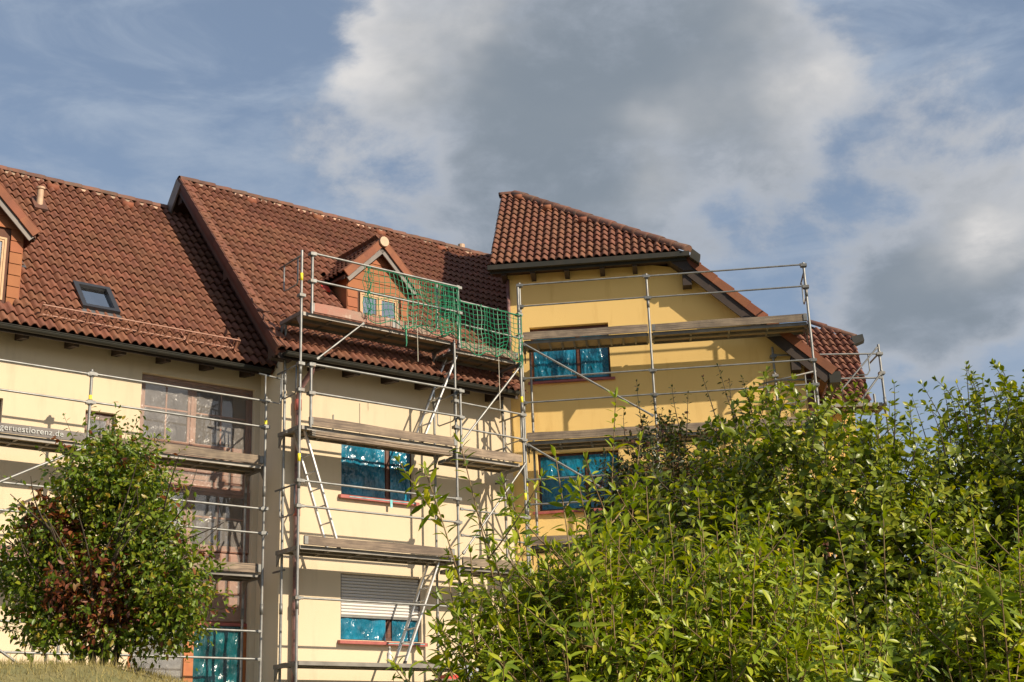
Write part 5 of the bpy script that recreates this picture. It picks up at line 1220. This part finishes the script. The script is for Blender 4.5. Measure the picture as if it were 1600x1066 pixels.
def red_tree():
    """multi-stemmed small tree with green and wine-red foliage on the bank"""
    random.seed(51); b = wpt(152, 1038, 14.3); cx, cy = b.x, b.y; gz = ground_z(cx, cy) - .02
    r = thing('shrub_tree', 'multi-stemmed small tree with green and dark red leaves on the grass bank', 'tree', 'W', (cx, cy, gz))
    tr = MB(); tips = []
    rt = Vector((1, 0, 0))
    for k in range(11):
        a = k / 11 * 6.28 + random.gauss(0, .2); b0 = Vector((cx + .16 * math.cos(a), cy + .12 * math.sin(a), gz)); L = random.uniform(.9, 1.35)
        e = b0 + Vector((math.cos(a) * L * .38, math.sin(a) * L * .35, L)); pts = curve_pts(b0, e, (-.05 * math.cos(a), 0, .1), 8)
        tr.tube(pts, .026, 7, r2=.012, cap=False)
        for j in range(4):
            p = pts[random.randint(3, 8)]; an = a + random.gauss(0, .9); l2 = random.uniform(.5, 1.2)
            e2 = p + Vector((math.cos(an) * l2 * .75, math.sin(an) * l2 * .7, l2 * random.uniform(.15, .95))); q = curve_pts(p, e2, rv(.06), 6); tr.tube(q, .012, 5, r2=.004, cap=False); tips += q[2:]
    trunk = tr.build('trunk', 'bark', r, smooth=True)
    # clumps: centre (metres right of the stem, up), radius; red ones turned
    CL = [(-.15, 2.55, .34, 0), (.25, 2.35, .36, 0), (-.45, 2.2, .34, 0), (.0, 2.1, .45, 0), (.5, 2.0, .38, 0), (-.75, 1.75, .28, 1), (-.35, 1.75, .42, 0), (.25, 1.65, .45, 0), (.7, 1.55, .36, 0), (-.9, 1.35, .36, 0), (-.5, 1.25, .42, 0), (.1, 1.3, .40, 0),
          (.55, 1.15, .42, 0), (.95, 1.05, .34, 0), (-.05, .98, .34, 1), (.22, .85, .30, 1), (-.25, .70, .26, 1), (-1.0, .95, .36, 0), (-.75, .75, .36, 0), (.75, .72, .40, 0), (1.12, .62, .28, 0), (.45, .5, .26, 0), (-.5, .5, .26, 0), (-1.2, 1.6, .2, 0), (-1.25, 1.15, .26, 0), (.05, 1.9, .3, 0), (.9, .40, .22, 0),
          (-.3, .33, .2, 0), (.35, .3, .2, 0), (-.6, .3, .22, 0), (.65, .3, .24, 0), (-.15, .25, .2, 0), (.15, .22, .18, 0), (-.85, .45, .24, 0), (.95, .3, .2, 0), (0, .45, .22, 1), (.2, .55, .22, 1), (-.1, .85, .26, 1), (-.75, 1.5, .24, 1), (-.6, 1.3, .2, 1), (-1.0, 1.5, .2, 1), (-.6, 1.45, .2, 1), (.35, .7, .25, 1), (-.05, .6, .2, 1), (-.4, .8, .22, 1), (-.85, 1.65, .22, 1)]
    g, rd = Leaves(), Leaves(); tw = MB()
    for (u, z, rad, red) in CL:
        for side in range(2):
            v = random.uniform(-.45, .45) * (1 if side else -1); c = Vector((cx + .06 + u * (.66 if z > 1.2 else .82), cy + v * .85, gz + .06 + z * .84)); rad *= .88 if side == 0 else 1
            for k in range(int((150 if not red else 190) * (rad / .36) ** 2)):
                d = rv().normalized(); q = rad * random.random() ** .4 * (1.0 + .9 * noise.noise(d * 2.2 + c * 3)); p = c + d * q
                e = p + (d * .7 + Vector((0, 0, .3)) + rv(.4)).normalized() * random.uniform(.05, .15)
                if random.random() < .2: tw.tube([p - d * .12, p, e], .003, 3, r2=.001, cap=False)
                tgt = rd if (red and random.random() < .8) or (not red and random.random() < .04) else g
                for j in range(3):
                    pp = p.lerp(e, j / 2); tgt.add(pp, rv() + Vector((0, 0, -.35)) + d * .5, rv() + Vector((0, 0, 1.0)), random.uniform(.048, .084))
    for (px, py, L) in ((100, 650, .3), (155, 645, .3), (200, 665, .25), (225, 680, .2), (60, 700, .2), (10, 745, .3), (20, 790, .25), (330, 1005, .25), (262, 690, .2), (300, 890, .2), (290, 700, .2), (15, 900, .2), (40, 800, .25), (180, 655, .25)):
        e = wpt(px, py, 14.3); p = e + (Vector((cx, cy, gz + 1.4)) - e).normalized() * L * 1.6
        q = curve_pts(p, e, (0, 0, .04), 6); tw.tube(q, .004, 4, r2=.0015, cap=False); shoot(g, q, .075, .05, .055, start=.1, spread=.8, droop=.3, opposite=False)
    for k in range(60):   # sprays that break the outline
        an = random.uniform(0, 6.28); zz = random.uniform(.35, 2.2); rr = (.62 if zz > 1.1 else .86) * random.uniform(.75, 1.0) * (1 - .35 * max(0, zz - 1.4))
        p = Vector((cx + .06 + rr * math.cos(an), cy + rr * .7 * math.sin(an), gz + zz)); e = p + Vector((math.cos(an) * .8, math.sin(an) * .6, random.uniform(-.2, .9))).normalized() * random.uniform(.2, .42)
        q = curve_pts(p, e, (0, 0, .04), 5); tw.tube(q, .004, 4, r2=.0015, cap=False); shoot(rd if (k % 7 == 0) else g, q, .08, .055, .042, start=.05, spread=.85, droop=.35)
    crown = tw.build('twigs', 'bark', r, smooth=True, kind='stuff')
    put_leaves(r, g, T_SMALL, 'leaf_tree', 0, 'green_leaves'); put_leaves(r, rd, T_SMALL, 'leaf_red', 0, 'red_leaves')
red_tree()

def grass():
    """dry lawn grass on the crest of the bank"""
    n = 42000; x = rng.uniform(-7.5, 2.5, n); y = rng.uniform(10.0, 15.5, n); h = rng.uniform(.02, .07, n) * (1 + 1.6 * rng.random(n) ** 6); a = rng.uniform(0, 6.283, n); lean = rng.normal(0, .028, (n, 2)); w = .0035
    z = np.array([ground_z(float(p), float(q)) for p, q in zip(x, y)]) - .005
    V = np.empty((n, 3, 3)); V[:, 0] = np.stack([x - w * np.cos(a), y - w * np.sin(a), z], 1); V[:, 1] = np.stack([x + w * np.cos(a), y + w * np.sin(a), z], 1); V[:, 2] = np.stack([x + lean[:, 0], y + lean[:, 1], z + h], 1)
    o = bpy.data.objects.new('grass', mesh_np('grass', V.reshape(-1, 3), np.arange(n * 3).reshape(-1, 3), 'grass_blade')); col.objects.link(o)
    o['kind'] = 'stuff'; o['label'] = 'short dry yellowish grass along the crest of the bank'; o['category'] = 'grass'
grass()
